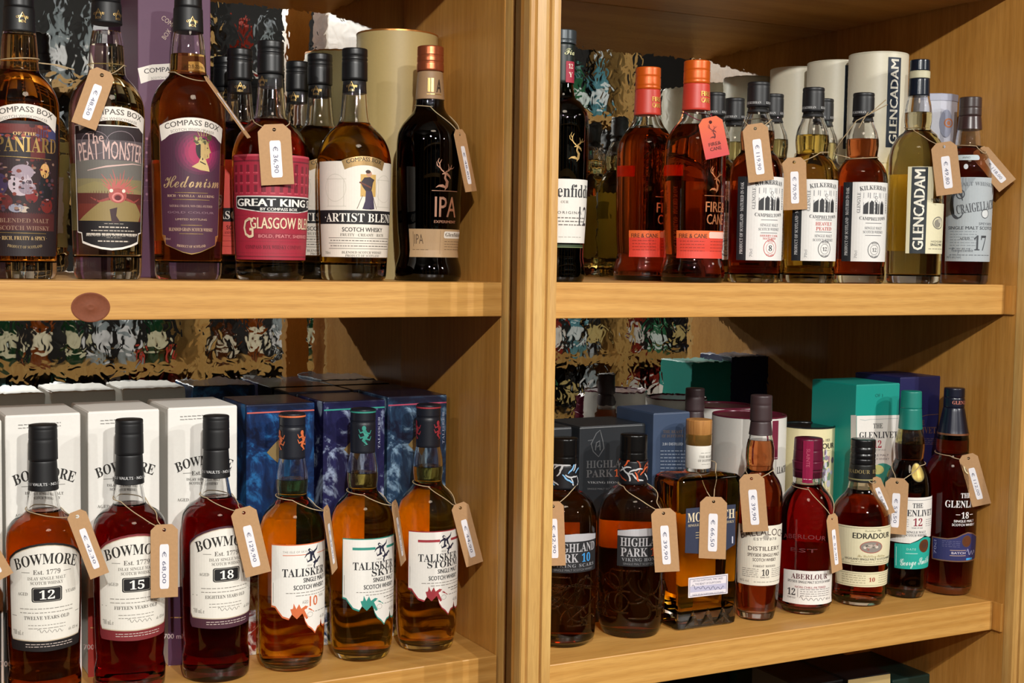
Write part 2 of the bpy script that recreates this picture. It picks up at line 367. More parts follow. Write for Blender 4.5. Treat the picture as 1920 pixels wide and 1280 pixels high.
# ------------------------------------------------------------------ bottles
class Bottle:
    def __init__(s, label, u, sh, cx, Yc, prof, caps, fill=None, liq='amber', gcol='#ffffff', base=0.006, group=None, name='whisky_bottle', yref=None, foot=None, wall=0.0022):
        s.sp = sp = Spot(u, sh, cx, Yc, yref); s.S = sp.S
        pr = [(hw * s.S, sp.z(y)) for y, hw in prof]
        pr = sorted(pr, key=lambda q: q[1]); pr = [q for q in pr if q[1] > 0.008]
        rf = (foot * s.S) if foot else pr[0][0]
        pts = spline([(rf * 0.985, 0.005)] + pr, 4)
        s.prof = pts; s.top = pts[-1][1]
        s.root = thing(name, label, 'bottle', sp.mat(), group)
        g = glass(gcol)
        outer = [(0, 0.0025), (rf * 0.72, 0.0025), (rf * 0.84, 0.0), (rf * 0.93, 0.0008)] + pts + [(0, pts[-1][1])]
        zf = sp.z(fill) if fill else None
        me = lathe('glass', outer, g, 64)
        if zf and zf < s.top - 0.012:         # the air above the spirit: a hollow inside the glass
            n = []; z0 = zf + 0.0004; z1 = s.top - 0.001
            st = max(6, int((z1 - z0) / 0.004))
            for i in range(st + 1):
                z = z0 + (z1 - z0) * i / st; n.append((max(s.R(z) - wall, 0.004), z))
            inner = [(0, z0)] + n + [(0, z1)]
            bm = bmesh.new(); bm.from_mesh(me); m2 = lathe('air', inner, g, 48)
            b2 = bmesh.new(); b2.from_mesh(m2); bmesh.ops.reverse_faces(b2, faces=b2.faces[:]); b2.to_mesh(m2); b2.free()
            bm.from_mesh(m2); bm.to_mesh(me); bm.free(); bpy.data.meshes.remove(m2)
            me.polygons.foreach_set('use_smooth', [True] * len(me.polygons))
        s.glass = mobj('glass', me, s.root)
        if zf is None: zf = s.top - 0.01
        zb = base; n = []; st = 40
        for i in range(st + 1):
            z = zb + (zf - zb) * i / st; n.append((max(s.R(z) - wall, 0.004), z))
        n = [(0, zb), (n[0][0] * 0.85, zb)] + [(n[0][0] * 0.97, zb + 0.0015)] + n[1:] + [(0, zf)]
        s.liq = mobj('whisky', lathe('whisky', n, spirit(LIQ[liq], liq), 48), s.root)
        for c in caps: s.cap(*c)
    def R(s, z):
        p = s.prof
        if z <= p[0][1]: return p[0][0]
        for a, c in zip(p, p[1:]):
            if z <= c[1]: return a[0] + (c[0] - a[0]) * (z - a[1]) / ((c[1] - a[1]) or 1e-9)
        return p[-1][0]
    def cap(s, name, y0, y1, h0, h1, col, rough=0.4, metal=0.0, rings=(), coat=0.0):
        """y0 top row, y1 bottom row, half widths there; rings: (row, depth px) grooves"""
        z1, z0 = s.sp.z(y0), s.sp.z(y1); a0, a1 = h1 * s.S, h0 * s.S
        n = [(0, z0)]; b_ = 0.0012; pts = []
        for i in range(13):
            t = i / 12; z = z0 + (z1 - z0) * t; pts.append((a0 + (a1 - a0) * t, z))
        for ry, dp in rings:
            z = s.sp.z(ry); r = a0 + (a1 - a0) * (z - z0) / (z1 - z0)
            pts = [q for q in pts if abs(q[1] - z) > 0.0016] + [(r, z - 0.0013), (r - dp * s.S, z - 0.0004), (r - dp * s.S, z + 0.0004), (r, z + 0.0013)]
        pts.sort(key=lambda q: q[1])
        pts[0] = (pts[0][0] - b_ * 0.4, z0); pts.insert(1, (a0, z0 + b_ * 0.5))
        pts[-1] = (a1, z1 - b_); pts += [(a1 - b_ * 0.35, z1 - b_ * 0.35), (a1 - b_, z1)]
        return mobj(name, lathe(name, n + pts + [(0, z1)], M(col, rough, metal, 0.5, coat), 48), s.root)
    def pos(s, cy, extra=0.0, rr=None):
        """returns pos(x, y, lift): x unrolled pixels around the body (cx faces the camera), y photo row"""
        sp = s.sp; R0 = s.R(sp.z(cy)) if rr is None else rr * s.S
        def f(x, y, lift):
            ph = (x - sp.cx) * s.S / R0; z = sp.z(y, R0)
            r = (s.R(z) if rr is None else rr * s.S) + 0.00025 + extra + lift * 0.0003
            d = -sp.f * math.cos(ph) + sp.r * math.sin(ph)
            return Vector((d.x * r, d.y * r, z))
        return f
    def W(s, x, cy):                          # photo column -> unrolled column
        Rp = s.R(s.sp.z(cy)) / s.S; return s.sp.cx + Rp * math.asin(max(-0.985, min(0.985, (x - s.sp.cx) / Rp)))
    def label(s, base, art=None, cy=None, label=None, name='label', extra=0.0, rr=None):
        p = s.pos(cy, extra, rr); o = base.make(name, p, s.root, label)
        if art is not None:
            art.make('lettering', p, o if o else s.root)
        return o
def RR(x0, x1, y0, y1, r=4, n=3):
    pts = []
    for cx, cy, a in ((x1 - r, y0 + r, -90), (x1 - r, y1 - r, 0), (x0 + r, y1 - r, 90), (x0 + r, y0 + r, 180)):
        for i in range(n + 1):
            t = math.radians(a + 90 * i / n); pts.append((cx + r * math.cos(t), cy + r * math.sin(t)))
    return pts
BLK = '#0e0e10'
#@@MAIN@@
# ------------------------------------------------------------------ the room
def sbox(name, x0, x1, y0, y1, z0, z1, m, kind='structure', u='L'):
    o = mobj(name, boxmesh(name, x0, x1, y0, y1, z0, z1, m, 0)); o.matrix_world = umat(u); o['kind'] = kind; return o
PLA = M('#8f8578', 0.8); 
sbox('floor', -4.2, 5.2, -3.9, 1.6, -1.60, -1.55, wood('floor_boards', '#241811', '#35241a', 'X', 0.5), 'structure')
sbox('ceiling', -4.2, 5.2, -3.9, 1.6, 1.30, 1.36, PLA)
sbox('wall_front', -4.2, 5.2, -3.96, -3.9, -1.55, 1.3, M('#5c4a3a', 0.8))
sbox('wall_rear', -4.2, 5.2, 1.55, 1.6, -1.55, 1.3, M('#6a5a48', 0.8))
sbox('wall_left', -4.25, -4.2, -3.9, 1.6, -1.55, 1.3, M('#5c4a3a', 0.8))
sbox('wall_right', 5.2, 5.25, -3.9, 1.6, -1.55, 1.3, M('#5c4a3a', 0.8))
# ceiling spotlight housings, for the lamps read off shadows and the added ones
for i, (p, t) in enumerate(LAMPS):
    q = (p - t).to_track_quat('Z', 'Y'); back = (p - t).normalized()
    r = thing('ceiling_spotlight', 'black cylinder spotlight under the ceiling, inferred or added, aimed at the shelves' if i < 5 else 'black cylinder spotlight under the ceiling, added to light the cabinet across the aisle', 'spotlight',
              Matrix.Translation(p + back * 0.03) @ q.to_matrix().to_4x4(), 'ceiling spotlights')
    mobj('lamp_housing', lathe('h', [(0.03, 0.0), (0.034, 0.0), (0.036, 0.03), (0.034, 0.11), (0.0, 0.115)], M('#151515', 0.5), 24), r)
    st = mobj('bracket', tube('b', [(0, 0, 0.08), (0, 0, 0.081), tuple(r.matrix_world.inverted() @ Vector((p.x + back.x * .1, p.y + back.y * .1, EYE + 1.30)))], 0.006, M('#151515', 0.5)), r)

# ------------------------------------------------------------------ the two bookcases
def mould(name, x0, x1, y0, parent, z0=-1.54, z1=1.2, flip=False):
    w = x1 - x0
    P = [(0, .0165), (0, .002), (.03, 0), (.15, 0), (.18, .005), (.22, .0055), (.26, .001), (.36, -.0005), (.5, -.002), (.6, -.001), (.63, .0045), (.68, .0045), (.70, -.0005), (.8, .0008), (.9, -.0012), (.985, -.0012), (1, 0), (1, .0165)]
    if flip: P = [(1 - a, b_) for a, b_ in P][::-1]
    n = len(P); vs = [(x0 + a * w, y0 + b_, z) for z in (z0, z1) for a, b_ in P]
    fs = [(i, i + 1, n + i + 1, n + i) for i in range(n - 1)] + [(n - 1, 0, n, 2 * n - 1)]
    me = mesh(name, vs, fs, W_TRIM, None, True, 28)
    return mobj(name, me, parent)
def bookcase(u, xl, label, tops, k=1.0):
    root = thing('bookcase', label, 'bookcase', umat(u)); d = DEP[u]; th = TH[u]; X1 = 0.005; yf = 0.005 if u == 'L' else -0.018
    add = lambda n, *a, m=W_SHELF, bev=0.0012: mobj(n, boxmesh(n, *a, m, bev), root)
    add('side_panel', X1, X1 + 0.009 if u == 'L' else X1 + 0.024, yf, d + 0.02, -1.54, 1.2, m=W_PANEL, bev=0)
    if u == 'L': add('side_panel', xl - 0.024, xl, yf, d + 0.02, -1.54, 1.2, m=W_PANEL, bev=0)
    else:
        pl = [(-.7845, -.010), (-.7845, .045), (-.770, .13), (-.766, .13), (-.780, .045), (-.780, -.010)]; n = 6
        mobj('side_panel', mesh('plate', [(a, b_, z) for z in (-1.54, 1.2) for a, b_ in pl], [(i, (i + 1) % n, n + (i + 1) % n, n + i) for i in range(n)], W_PANEL), root); add('side_panel', xl, xl + 0.019, 0.13, d + 0.02, -1.54, 1.2, m=W_PANEL, bev=0)
        add('front_stile', -0.8345, xl - 0.006, -0.018, -0.010, -1.54, 1.2, m=W_PANEL, bev=0)
    add('mirror_back', xl, X1, d, d + 0.006, -1.54, 1.2, m=MIR, bev=0)
    add('backboard', xl, X1, d + 0.007, d + 0.02, -1.54, 1.2, m=W_PANEL, bev=0)
    for k in tops:
        z = ZS[(u, k)]; s = add('shelf', xl + (0.0078 if u == 'R' else 0.0005), X1 - (0.0055 if u == 'R' else 0.0005), 0, d - 0.001, z - th, z)
        if k == 1 and u == 'L':
            X, zz, _ = hitY('L', 170, 576, 0)
            kn = lathe('knot', [(0, -0.002), (.0212, -0.002), (.0212, .0002), (.0205, .0005), (.0192, .0005), (.0184, .0001), (.0046, .0001), (.0040, .0004), (.0028, .0001), (0, .0001)], W_KNOT, 40)
            o = mobj('knot', kn, s, 'reddish brown round knot'); o.matrix_local = Matrix.Translation((X, 0, zz)) @ Matrix.Rotation(math.pi / 2, 4, 'X') @ Matrix.Diagonal((1, 0.78, 1, 1))
        if u == 'R': add('shelf_cleat', X1 - 0.005, X1, -0.0165, 0.1, z - th, z - 0.001, m=W_PANEL)
    return root
bl = bookcase('L', -1.02, 'pine bookcase with a reddish knot in its shelf edge, left of the double moulding', (0, 1, 2, 3))
mould('moulding', 0.006, 0.0345, -0.012, bl, flip=False); mould('moulding', -1.053, -1.022, -0.012, bl, flip=True)
br = bookcase('R', -0.787, 'pine bookcase with plain shelf edges, right of the double moulding', (0, 1, 2, 3))
mould('moulding', -0.8345, -0.7930, -0.034, br); mould('moulding', 0.005, 0.047, -0.034, br, flip=True)
mobj('outer_stile', boxmesh('stile', 0.029, 0.047, -0.018, 0.35, -1.54, 1.2, W_PANEL, 0), br)

# ------------------------------------------------------------------ cartons and canisters
def hitX(u, px, py, X):
    th, x, y = UN[u]; d = ray(px, py); n = Vector((math.cos(th), math.sin(th))); o = Vector((x, y))
    t = (o.dot(n) + X) / d.xy.dot(n); w = d * t
    return (w.xy - o).dot(Vector((-math.sin(th), math.cos(th)))), w.z
class Carton:
    def __init__(s, label, u, sh, xl, xr, ytop, Yf, depth, mat, group=None, name='gift_box', top=None, flap=True, bev=0.0012):
        s.u, s.Yf = u, Yf; s.zs = ZS[(u, sh)]
        s.Xl = hitY(u, xl, ytop, Yf)[0]; s.Xr, zt, t = hitY(u, xr, ytop, Yf); s.Xl2 = s.Xl
        zt = hitY(u, (xl + xr) / 2, ytop, Yf)[1]; s.h = zt - s.zs
        s.root = thing(name, label, 'box', umat(u) @ Matrix.Translation((s.Xl, Yf, s.zs)), group)
        w = s.Xr - s.Xl
        body = boxmesh('carton', 0, w, 0, depth, 0, s.h - 0.0008, mat, bev)
        mobj('carton', body, s.root); s.w, s.d = w, depth
        if flap: mobj('top_flap', boxmesh('flap', 0.001, w - 0.001, 0.0006, depth - 0.002, s.h - 0.0012, s.h, top or mat, 0.0005), s.root)
    def art(s, a, name='lettering', label=None):
        def p(x, y, l):
            X, z, _ = hitY(s.u, x, y, s.Yf); return Vector((X - s.Xl, -0.0003 - l * 0.0002, z - s.zs))
        return a.make(name, p, s.root, label)
    def side(s, a, name='lettering', label=None):
        def p(x, y, l):
            Y, z = hitX(s.u, x, y, s.Xl); return Vector((-0.0003 - l * 0.0002, Y - s.Yf, z - s.zs))
        return a.make(name, p, s.root, label)
class Can(Bottle):
    def __init__(s, label, u, sh, cx, Yc, hw, ytop, mat, lid=None, yref=None, group=None, rim=3, cat='canister', dish=True, name='gift_tube', facets=0, lidover=0.4, lidh=6):
        s.sp = sp = Spot(u, sh, cx, Yc, yref); s.S = sp.S; h = sp.z(ytop, hw * s.S * 0.0); r = hw * s.S
        s.prof = [(r, 0.0), (r, h)]; s.h = h
        s.root = thing(name, label, cat, sp.mat(), group)
        seg = facets or 72
        mobj('tube_body', lathe('tube', [(0, 0), (r, 0), (r, h - 0.002), (r - 0.0012, h - 0.002), (r - 0.0012, h - 0.003), (0, h - 0.003)], mat, seg, smooth=not facets), s.root)
        if lid is not None:
            ro = r + lidover * s.S; lh = lidh * s.S
            pr = [(r - .002, h - .0025), (ro, h - .0025), (ro, h - .0007), (ro - .0007, h), (ro - .0022, h), (ro - .003, h - .0007), (ro - .0034, h - .0022), (0, h - .0022)] if dish else [(r - .002, h - lh), (ro, h - lh), (ro, h - .001), (ro - .001, h), (0, h)]
            mobj('lid', lathe('lid', pr, lid, seg, smooth=not facets), s.root)

def smoke(name, a, b_, c, sc=14, lo=0.45, hi=0.75, zred=None):
    m = bpy.data.materials.new(name); m.use_nodes = True; nt = m.node_tree; N = nt.nodes; L = nt.links; bs = N['Principled BSDF']
    bs.inputs['Roughness'].default_value = 0.32
    tc = N.new('ShaderNodeTexCoord'); n = N.new('ShaderNodeTexNoise'); n.inputs['Scale'].default_value = sc; n.inputs['Detail'].default_value = 7; n.inputs['Distortion'].default_value = 1.6; n.inputs['Roughness'].default_value = .65
    L.new(tc.outputs['Object'], n.inputs['Vector'])
    r = N.new('ShaderNodeValToRGB'); e = r.color_ramp.elements; e[0].position = lo; e[0].color = (*lin(a), 1); e[1].position = (lo + hi) / 2; e[1].color = (*lin(b_), 1)
    x = e.new(hi); x.color = (*lin(c), 1); L.new(n.outputs[0], r.inputs[0]); out = r.outputs[0]
    if zred:                                  # printed picture: the lower part of the carton shows foam and red rock
        sx = N.new('ShaderNodeSeparateXYZ'); L.new(tc.outputs['Object'], sx.inputs[0])
        mr = N.new('ShaderNodeMapRange'); mr.inputs[1].default_value = 0.20; mr.inputs[2].default_value = 0.07; L.new(sx.outputs[2], mr.inputs[0])
        ad = N.new('ShaderNodeMath'); ad.operation = 'MULTIPLY'; L.new(mr.outputs[0], ad.inputs[0]); L.new(n.outputs[0], ad.inputs[1])
        r2 = N.new('ShaderNodeValToRGB'); r2.color_ramp.elements[0].position = .25; r2.color_ramp.elements[1].position = .5; L.new(ad.outputs[0], r2.inputs[0])
        n3 = N.new('ShaderNodeTexNoise'); n3.inputs['Scale'].default_value = 45; n3.inputs['Detail'].default_value = 5; n3.inputs['Distortion'].default_value = 2; L.new(tc.outputs['Object'], n3.inputs['Vector'])
        r3 = N.new('ShaderNodeValToRGB'); q = r3.color_ramp.elements; q[0].position = .42; q[0].color = (*lin(zred), 1); q[1].position = .56; q[1].color = (.75, .82, .88, 1); L.new(n3.outputs[0], r3.inputs[0])
        mx = N.new('ShaderNodeMixRGB'); L.new(r2.outputs[0], mx.inputs[0]); L.new(out, mx.inputs[1]); L.new(r3.outputs[0], mx.inputs[2]); out = mx.outputs[0]
    L.new(out, bs.inputs['Base Color']); return m

# white cartons behind the ruby and amber bottles
WHITE = M('#e9e6df', 0.55)
for i, (xl, xr, yt, colr, lab, dx) in enumerate([(-146, 3, 790, '#2a2a2a', 'white gift box cut by the left edge of the picture', -165),
        (9, 151, 776, '#1c1b1d', 'white and black gift box behind the amber bottle numbered 12', 0),
        (164.5, 299, 769, '#a3392f', 'white and red gift box behind the ruby bottle numbered 15', 151),
        (314.5, 445, 762, '#4b2b45', 'white and purple gift box behind the ruby bottle numbered 18', 302)]):
    c = Carton(lab, 'L', 2, xl, xr, yt, 0.14, 0.11, WHITE, 'white gift boxes', bev=0.0015)
    k = (xr - xl) / 142.0; X = lambda x: xl + (x - 9) * k
    a = Art(); yb = yt + 110 * k
    a.T('BOWMORE', X(83), yt + 122 * k, 19 * k, 116 * k, '#26221f', 'serif', 0, 13 * k, slope=-0.06)
    a.small(X(34), X(114), yt + 18 * k, 1.6, '#8a8782', slope=-.06); a.small(X(34), X(114), yt + 24 * k, 1.4, '#8a8782', slope=-.06)
    a.line([(X(40), yt + 136 * k), (X(62), yt + 135 * k)], 1, '#8a8782'); a.line([(X(104), yt + 132 * k), (X(122), yt + 131 * k)], 1, '#8a8782')
    a.T('Est. 1779', X(83), yt + 134 * k, 9 * k, None, '#5a5652', 'serif', slope=-.06)
    a.T('ISLAY SINGLE MALT', X(83), yt + 148 * k, 5 * k, None, '#6a6662', 'serif'); a.T('SCOTCH WHISKY', X(83), yt + 156 * k, 5 * k, None, '#6a6662', 'serif')
    a.T('AGED', X(40), yt + 190 * k, 6 * k, None, '#77736e', 'serif')
    a.poly([(xl + .5, yt + 372 * k), (X(40), yt + 366 * k), (X(83), yt + 352 * k), (X(125), yt + 342 * k), (xr - .5, yt + 338 * k), (xr - .5, yt + 520 * k), (xl + .5, yt + 528 * k)], colr, .3, 400)
    a.small(X(10) + 4, X(60), yt + 430 * k, 2, '#c8a060'); a.T('700 ml', X(20), yt + 468 * k, 10 * k, None, '#e8ddd8', 'sans', .01)
    c.art(a)
# dark blue cartons of the three sea bottles
for i, (xl, xr, yt, col, lab, mt, rock) in enumerate([
        (462, 590, 756, '#c25a50', 'navy gift box with an orange-red line below its lid, left of the three sea-picture boxes', ('#0a1430', '#12305f', '#2f7fc0'), '#8a2018'),
        (606.5, 722, 750.5, '#2f9a8a', 'navy gift box with a teal line below its lid, second of the sea-picture boxes', ('#16163a', '#23234f', '#b9cbe8'), '#1c3a6a'),
        (727, 838, 741.5, '#b04460', 'slate gift box with a pink line below its lid, beside the cabinet wall', ('#171b30', '#27405c', '#9fc0da'), '#3a2a40')]):
    m = smoke('sea_picture_print', *mt, sc=16, lo=.40, hi=.66, zred=rock)
    c = Carton(lab, 'L', 2, xl, xr, yt, 0.14, 0.108, m, 'navy sea-picture gift boxes', top=M('#191728', 0.22), bev=0.0012)
    a = Art(); a.line([(xl + 1, yt + 18.5), (xr - 1, yt + 12.5)], 2.6, col, .6); 
    a.poly([(xl + 38, yt + 92), (xl + 50, yt + 78), (xl + 62, yt + 66), (xl + 68, yt + 80), (xl + 66, yt + 100), (xl + 60, yt + 112), (xl + 50, yt + 104)], '#8f7748', .6, 300)
    a.T('TALISKER', xl + 104, yt + 60, 4, 60, '#9aa0b8', 'serif', rot=90)
    c.art(a)
    a = Art(); a.small(xl - 20, xl + 40, yt - 8, 2, '#4a4858'); 
    c2 = Carton(['low dark carton standing behind the navy box with the orange-red line', 'low dark carton standing behind the navy box with the teal line', 'low dark carton standing behind the slate box with the pink line'][i], 'L', 2, xl, xr, yt, 0.14, 0.01, M('#14121c', .25)) if False else None
for i, (x0, w) in enumerate([(-0.197, .093), (-0.1, .09)]):
    r = thing('gift_box', ['black carton on the mirror side of the navy box with the teal line', 'black carton on the mirror side of the slate box with the pink line'][i], 'box', umat('L') @ Matrix.Translation((x0, 0.252, ZS[('L', 2)])), 'black cartons against the mirror')
    mobj('carton', boxmesh('c', 0, w, 0, .064, 0, .331, M('#15131d', .25), .0012), r); mobj('top_flap', boxmesh('c', .001, w - .001, .001, .062, .3305, .3316, M('#1c1a26', .2), .0004), r)
# purple carton, upper left
c = Carton('tall plum gift box with a white banner behind the plum-labelled bottle', 'L', 1, 258, 395, -58, 0.185, 0.1, M('#5a3450', 0.5), bev=.0012)
a = Art()
a.poly([(258, 128), (285, 121), (320, 119), (352, 122), (352, 152), (320, 148), (285, 150), (264, 157)], '#e6dfd6', .4, 400)
a.T('COMPASS BOX', 318, 134, 9, 96, '#3a3438', 'sans', .012, 4); a.T('SCOTCH WHISKYMAKER', 316, 147, 4, 66, '#6a6468', 'sans', 0, 2)
a.T('COMPASS', 322, 46, 9, 46, '#cdb8a8', 'sans', 0, 0, rot=-38); a.T('BOX', 312, 64, 9, 20, '#cdb8a8', 'sans', 0, 0, rot=55)
for k in range(5): a.T('·', 275, 260 + k * 26, 5, 5, '#9a7088'); a.small(268, 284, 272 + k * 26, 1, '#8a6078')
c.art(a)
# kraft gold canister
t = Can('tall kraft gold gift tube with a stag emblem beside the copper-capped bottle', 'L', 1, 744, 0.215, 76, 66, M('#b39c66', 0.5), M('#c08040', 0.3, 0.7), yref=200)
a = Art(); stag(a, 790, 195, .62, GOLD); a.line([(768, 270), (820, 270)], .8, '#8f7a44'); a.small(790, 800, 275, 1, '#7a673a')
a.small(738, 780, 330, 1.4, '#8f7a44'); t.label(a, None, 200)

# right bookcase, upper shelf: five cream tubes and a tin
TW = M('#d9d3bd', 0.42)
TUBES = [(1643, .142, 54.5, 104, 'cream gift tube with a navy band lettered from bottom to top'),
         (1563, .238, 52, 119, 'plain cream gift tube, first behind the one with the navy band'),
         (1492, .336, 50, 131, 'plain cream gift tube pushed against the mirror behind the black-capped bottles')]
for i, (cx, Y, hw, yt, lab) in enumerate(TUBES):
    t = Can(lab, 'R', 1, cx, Y, hw, yt, TW, M('#cfcab4', .45), yref=250, group='cream gift tubes', lidover=0)
    a = Art(); W = lambda x: t.W(x, 250)
    a.rect(W(cx + 17), W(cx + 17) + 27, yt + 3, 276 + i * 3, '#152436', .4)
    a.T('GLENCADAM', W(cx + 17) + 13.5, (yt + 280) / 2 - 2, 16, 158, '#ece8da', 'sans', .03, rot=90, lift=.9)
    a.small(W(cx + 10), W(cx + 60), 305, 1, '#a09a86')
    t.label(a, None, 250)
t = Can('pale lavender faceted tin with an orange emblem behind the brown-capped bottle', 'R', 1, 1748, .130, 44, 180, M('#b9bccb', .35), M('#9fa3b8', .35), yref=250, facets=12, cat='tin', name='gift_tin', dish=False, lidh=13, lidover=1.2)
a = Art(); a.blob(t.W(1772, 250), 231, 14, 26, '#8f95ab', .3); a.ring(t.W(1776, 250), 230, 10, 9, 3, '#b4714a'); a.blob(t.W(1776, 250), 230, 4, 4, '#b4714a', .8)
t.label(a, None, 250)

# right bookcase, lower shelf
def hpbox(lab, xl, xr, yt, num=True):
    c = Carton(lab, 'R', 2, xl, xr, yt, 0.145, 0.095, M('#23262a', 0.38), 'charcoal gift boxes with embossed lettering', bev=.0018)
    a = Art(); sv = M('#a8aaae', .3, .8)
    if num:
        a.line([(1118, 812), (1125, 806), (1130, 826), (1132, 840), (1122, 856), (1112, 846), (1108, 832), (1118, 812)], 1.6, '', .8, sv)
        a.line([(1102, 826), (1112, 824)], 1.2, '', .8, sv); a.line([(1116, 844), (1118, 830), (1124, 826), (1125, 844)], 2, '', .8, sv); a.line([(1120, 838), (1125, 832)], 1.4, '', .8, sv)
        a.T('HIGHLAND', 1143, 869, 14, 88, '', 'serif', .01, mat=sv, slope=-.03); a.T('PARK', 1124, 887, 14, 50, '', 'serif', .01, mat=sv, slope=-.03); a.T('12', 1160, 886, 14, 16, '#e0602a', 'serif')
        a.T('VIKING HONOUR', 1140, 904, 4, 78, '#8a8a8c', 'serif'); a.T('SINGLE MALT SCOTCH WHISKY', 1140, 916, 3, 78, '#6a6a6c')
    c.art(a); return c
hpbox('charcoal gift box with a silver shield and embossed lettering, left of the slate blue box', 1087, 1211, 797)
hpbox('charcoal gift box against the double moulding, left of the silver shield box', 955, 1073, 803, False)
c = Carton('slate blue gift box with small silver print behind the square bottle', 'R', 2, 1225.5, 1294, 773, 0.13, 0.1, M('#36455e', 0.45), bev=.0012)
a = Art(); cu = M('#a8968c', .35, .7)
a.T('THE BEAST', 1261, 809, 5.5, 36, '', 'serif', .01, mat=cu); a.T('OF DUFFTOWN', 1261, 817, 5.5, 40, '', 'serif', .01, mat=cu); a.T('2.81 DISTILLED', 1261, 832, 5, 38, '#cfd4dc', 'sans', .02)
for k in range(7): a.small(1238, 1284, 845 + 6.4 * k, 1.8, '#8792a4', seed=k)
c.art(a)
WT = M('#d8d4cc', 0.4); BUR = M('#5a1a2c', .25); 
def burg(lab, cx, Y, hw, yt, strip):
    t = Can(lab, 'R', 2, cx, Y, hw, yt, WT, BUR, yref=850, group='white gift tubes with burgundy lids', lidover=0)
    a = Art(); x = t.W(cx + strip, 850); a.rect(x, x + 15, yt + 14, yt + 87, '#6d1530', .5, 8); a.T('LLACHIE', x + 36, yt + 108, 13, 44, '#4a4444', 'serif'); a.small(x + 1, x + 14, yt + 84, 1.2, '#d8b8c0')
    t.label(a, None, 850)
burg('white gift tube with a burgundy lid and ribbon behind the brown-capped bottle', 1403, .205, 69, 775, 42)
burg('white gift tube with a burgundy lid against the mirror, behind the other one', 1352, .335, 60, 758, 42)
t = Can('cream gift tube with a black lid and thistle picture beside the teal box', 'R', 2, 1513, .205, 50, 795, M('#e0d5a8', .42), M('#17191b', .2), yref=850, lidover=.6)
a = Art(); W = lambda x: t.W(x, 850)
a.T('EDRADOUR', 1532, 836, 10, 84, '#2e2a26', 'sans', .03); a.T('Distilled from 1825', 1532, 825, 5, 56, '#6a655a', 'script'); a.small(1500, 1562, 845, 1, '#99927a')
rg = random.Random(3)
for k in range(46):
    x, y = rg.gauss(1545, 14), rg.gauss(880, 16); a.blob(x, y, rg.uniform(2, 6), rg.uniform(3, 8), rg.choice(['#6f5a72', '#8d7f94', '#7f9a7c', '#9cb08a', '#c9c4d2', '#5d6e58', '#b98a9a']), .4 + k * .01, 8, step=50)
a.line([(1546, 890), (1552, 920), (1556, 950)], 1.6, '#7f8a6a'); a.T('10', 1540, 882, 9, 9, '#f0ead8', 'serif', lift=1.4); a.T('Caledonia', 1540, 918, 8, 40, '#b8705a', 'script')
t.label(a, None, 850)
TEAL = M('#149083', .42)
c = Carton('teal gift box with a white label, between the thistle tube and the navy box', 'R', 2, 1606, 1687.5, 719.5, .13, .104, TEAL, bev=.001)
a = Art(); a.rect(1606.2, 1687, 778.5, 1100, '#e4dfd8', .4, 300, slope=-.02)
a.T('THE', 1646, 798, 9, 18, '#25262a', 'serif', slope=-.02); a.T('GLENLIVET', 1647, 815, 12, 72, '#25262a', 'serif', slope=-.02); a.T('12', 1645, 832, 14, 15, '#a81e38', 'serif'); a.T('YEARS OF AGE', 1646, 843, 3, 28, '#77737a')
a.T('SINGLE MALT', 1646, 853, 4, 40, '#55525a'); a.T('SCOTCH WHISKY', 1646, 860, 4, 42, '#55525a'); a.line([(1612, 786), (1622, 788), (1630, 786), (1684, 784)], .8, '#99aaaa', .8)
a.blob(1655, 890, 22, 22, '#3f9a8a', .5); a.blob(1645, 880, 12, 9, '#d8d98a', .7)
a.T('OF 1', 1648, 741, 6, 14, '#0d6a60'); c.art(a)
a = Art(); a.rect(1595.5, 1606, 778, 1100, '#e4dfd8', .4, 300); c.side(a)
c = Carton('navy gift box with copper print, right of the teal box against the cabinet wall', 'R', 2, 1688.5, 1767, 706, .13, .104, M('#1e2050', .4), bev=.001)
a = Art(); cu = M('#96705c', .35, .6)
a.line([(1700, 776), (1718, 778), (1727, 781), (1736, 778), (1760, 776)], 1, '', .8, cu)
a.T('THE', 1724, 792, 9, 18, '', 'serif', mat=cu); a.T('GLENLIVET', 1722, 806, 12, 66, '', 'serif', mat=cu); a.T('18', 1720, 826, 14, 14, '', 'serif', mat=cu)
for k in range(4): a.small(1732, 1756, 822 + k * 3.4, .9, '#6a5a68')
c.art(a)
# lowest shelf
c = Carton('black-topped gift box with a cream front, left of the dark green box', 'R', 3, 1590, 1669, 1267, .13, .12, M('#121013', .4)); a = Art(); a.rect(1590, 1669, 1268.5, 1420, '#cbb27a', .3, 400, slope=-.15); c.art(a, 'front_panel', 'cream front panel')
c = Carton('dark green gift box on the lowest shelf near the cabinet wall', 'R', 3, 1674, 1757, 1268, .13, .14, M('#16322c', .4))
c = Carton('black gift box on the lowest shelf, left of the cream carton', 'R', 3, 1500, 1582, 1280, .14, .12, M('#0c0b0c', .4))
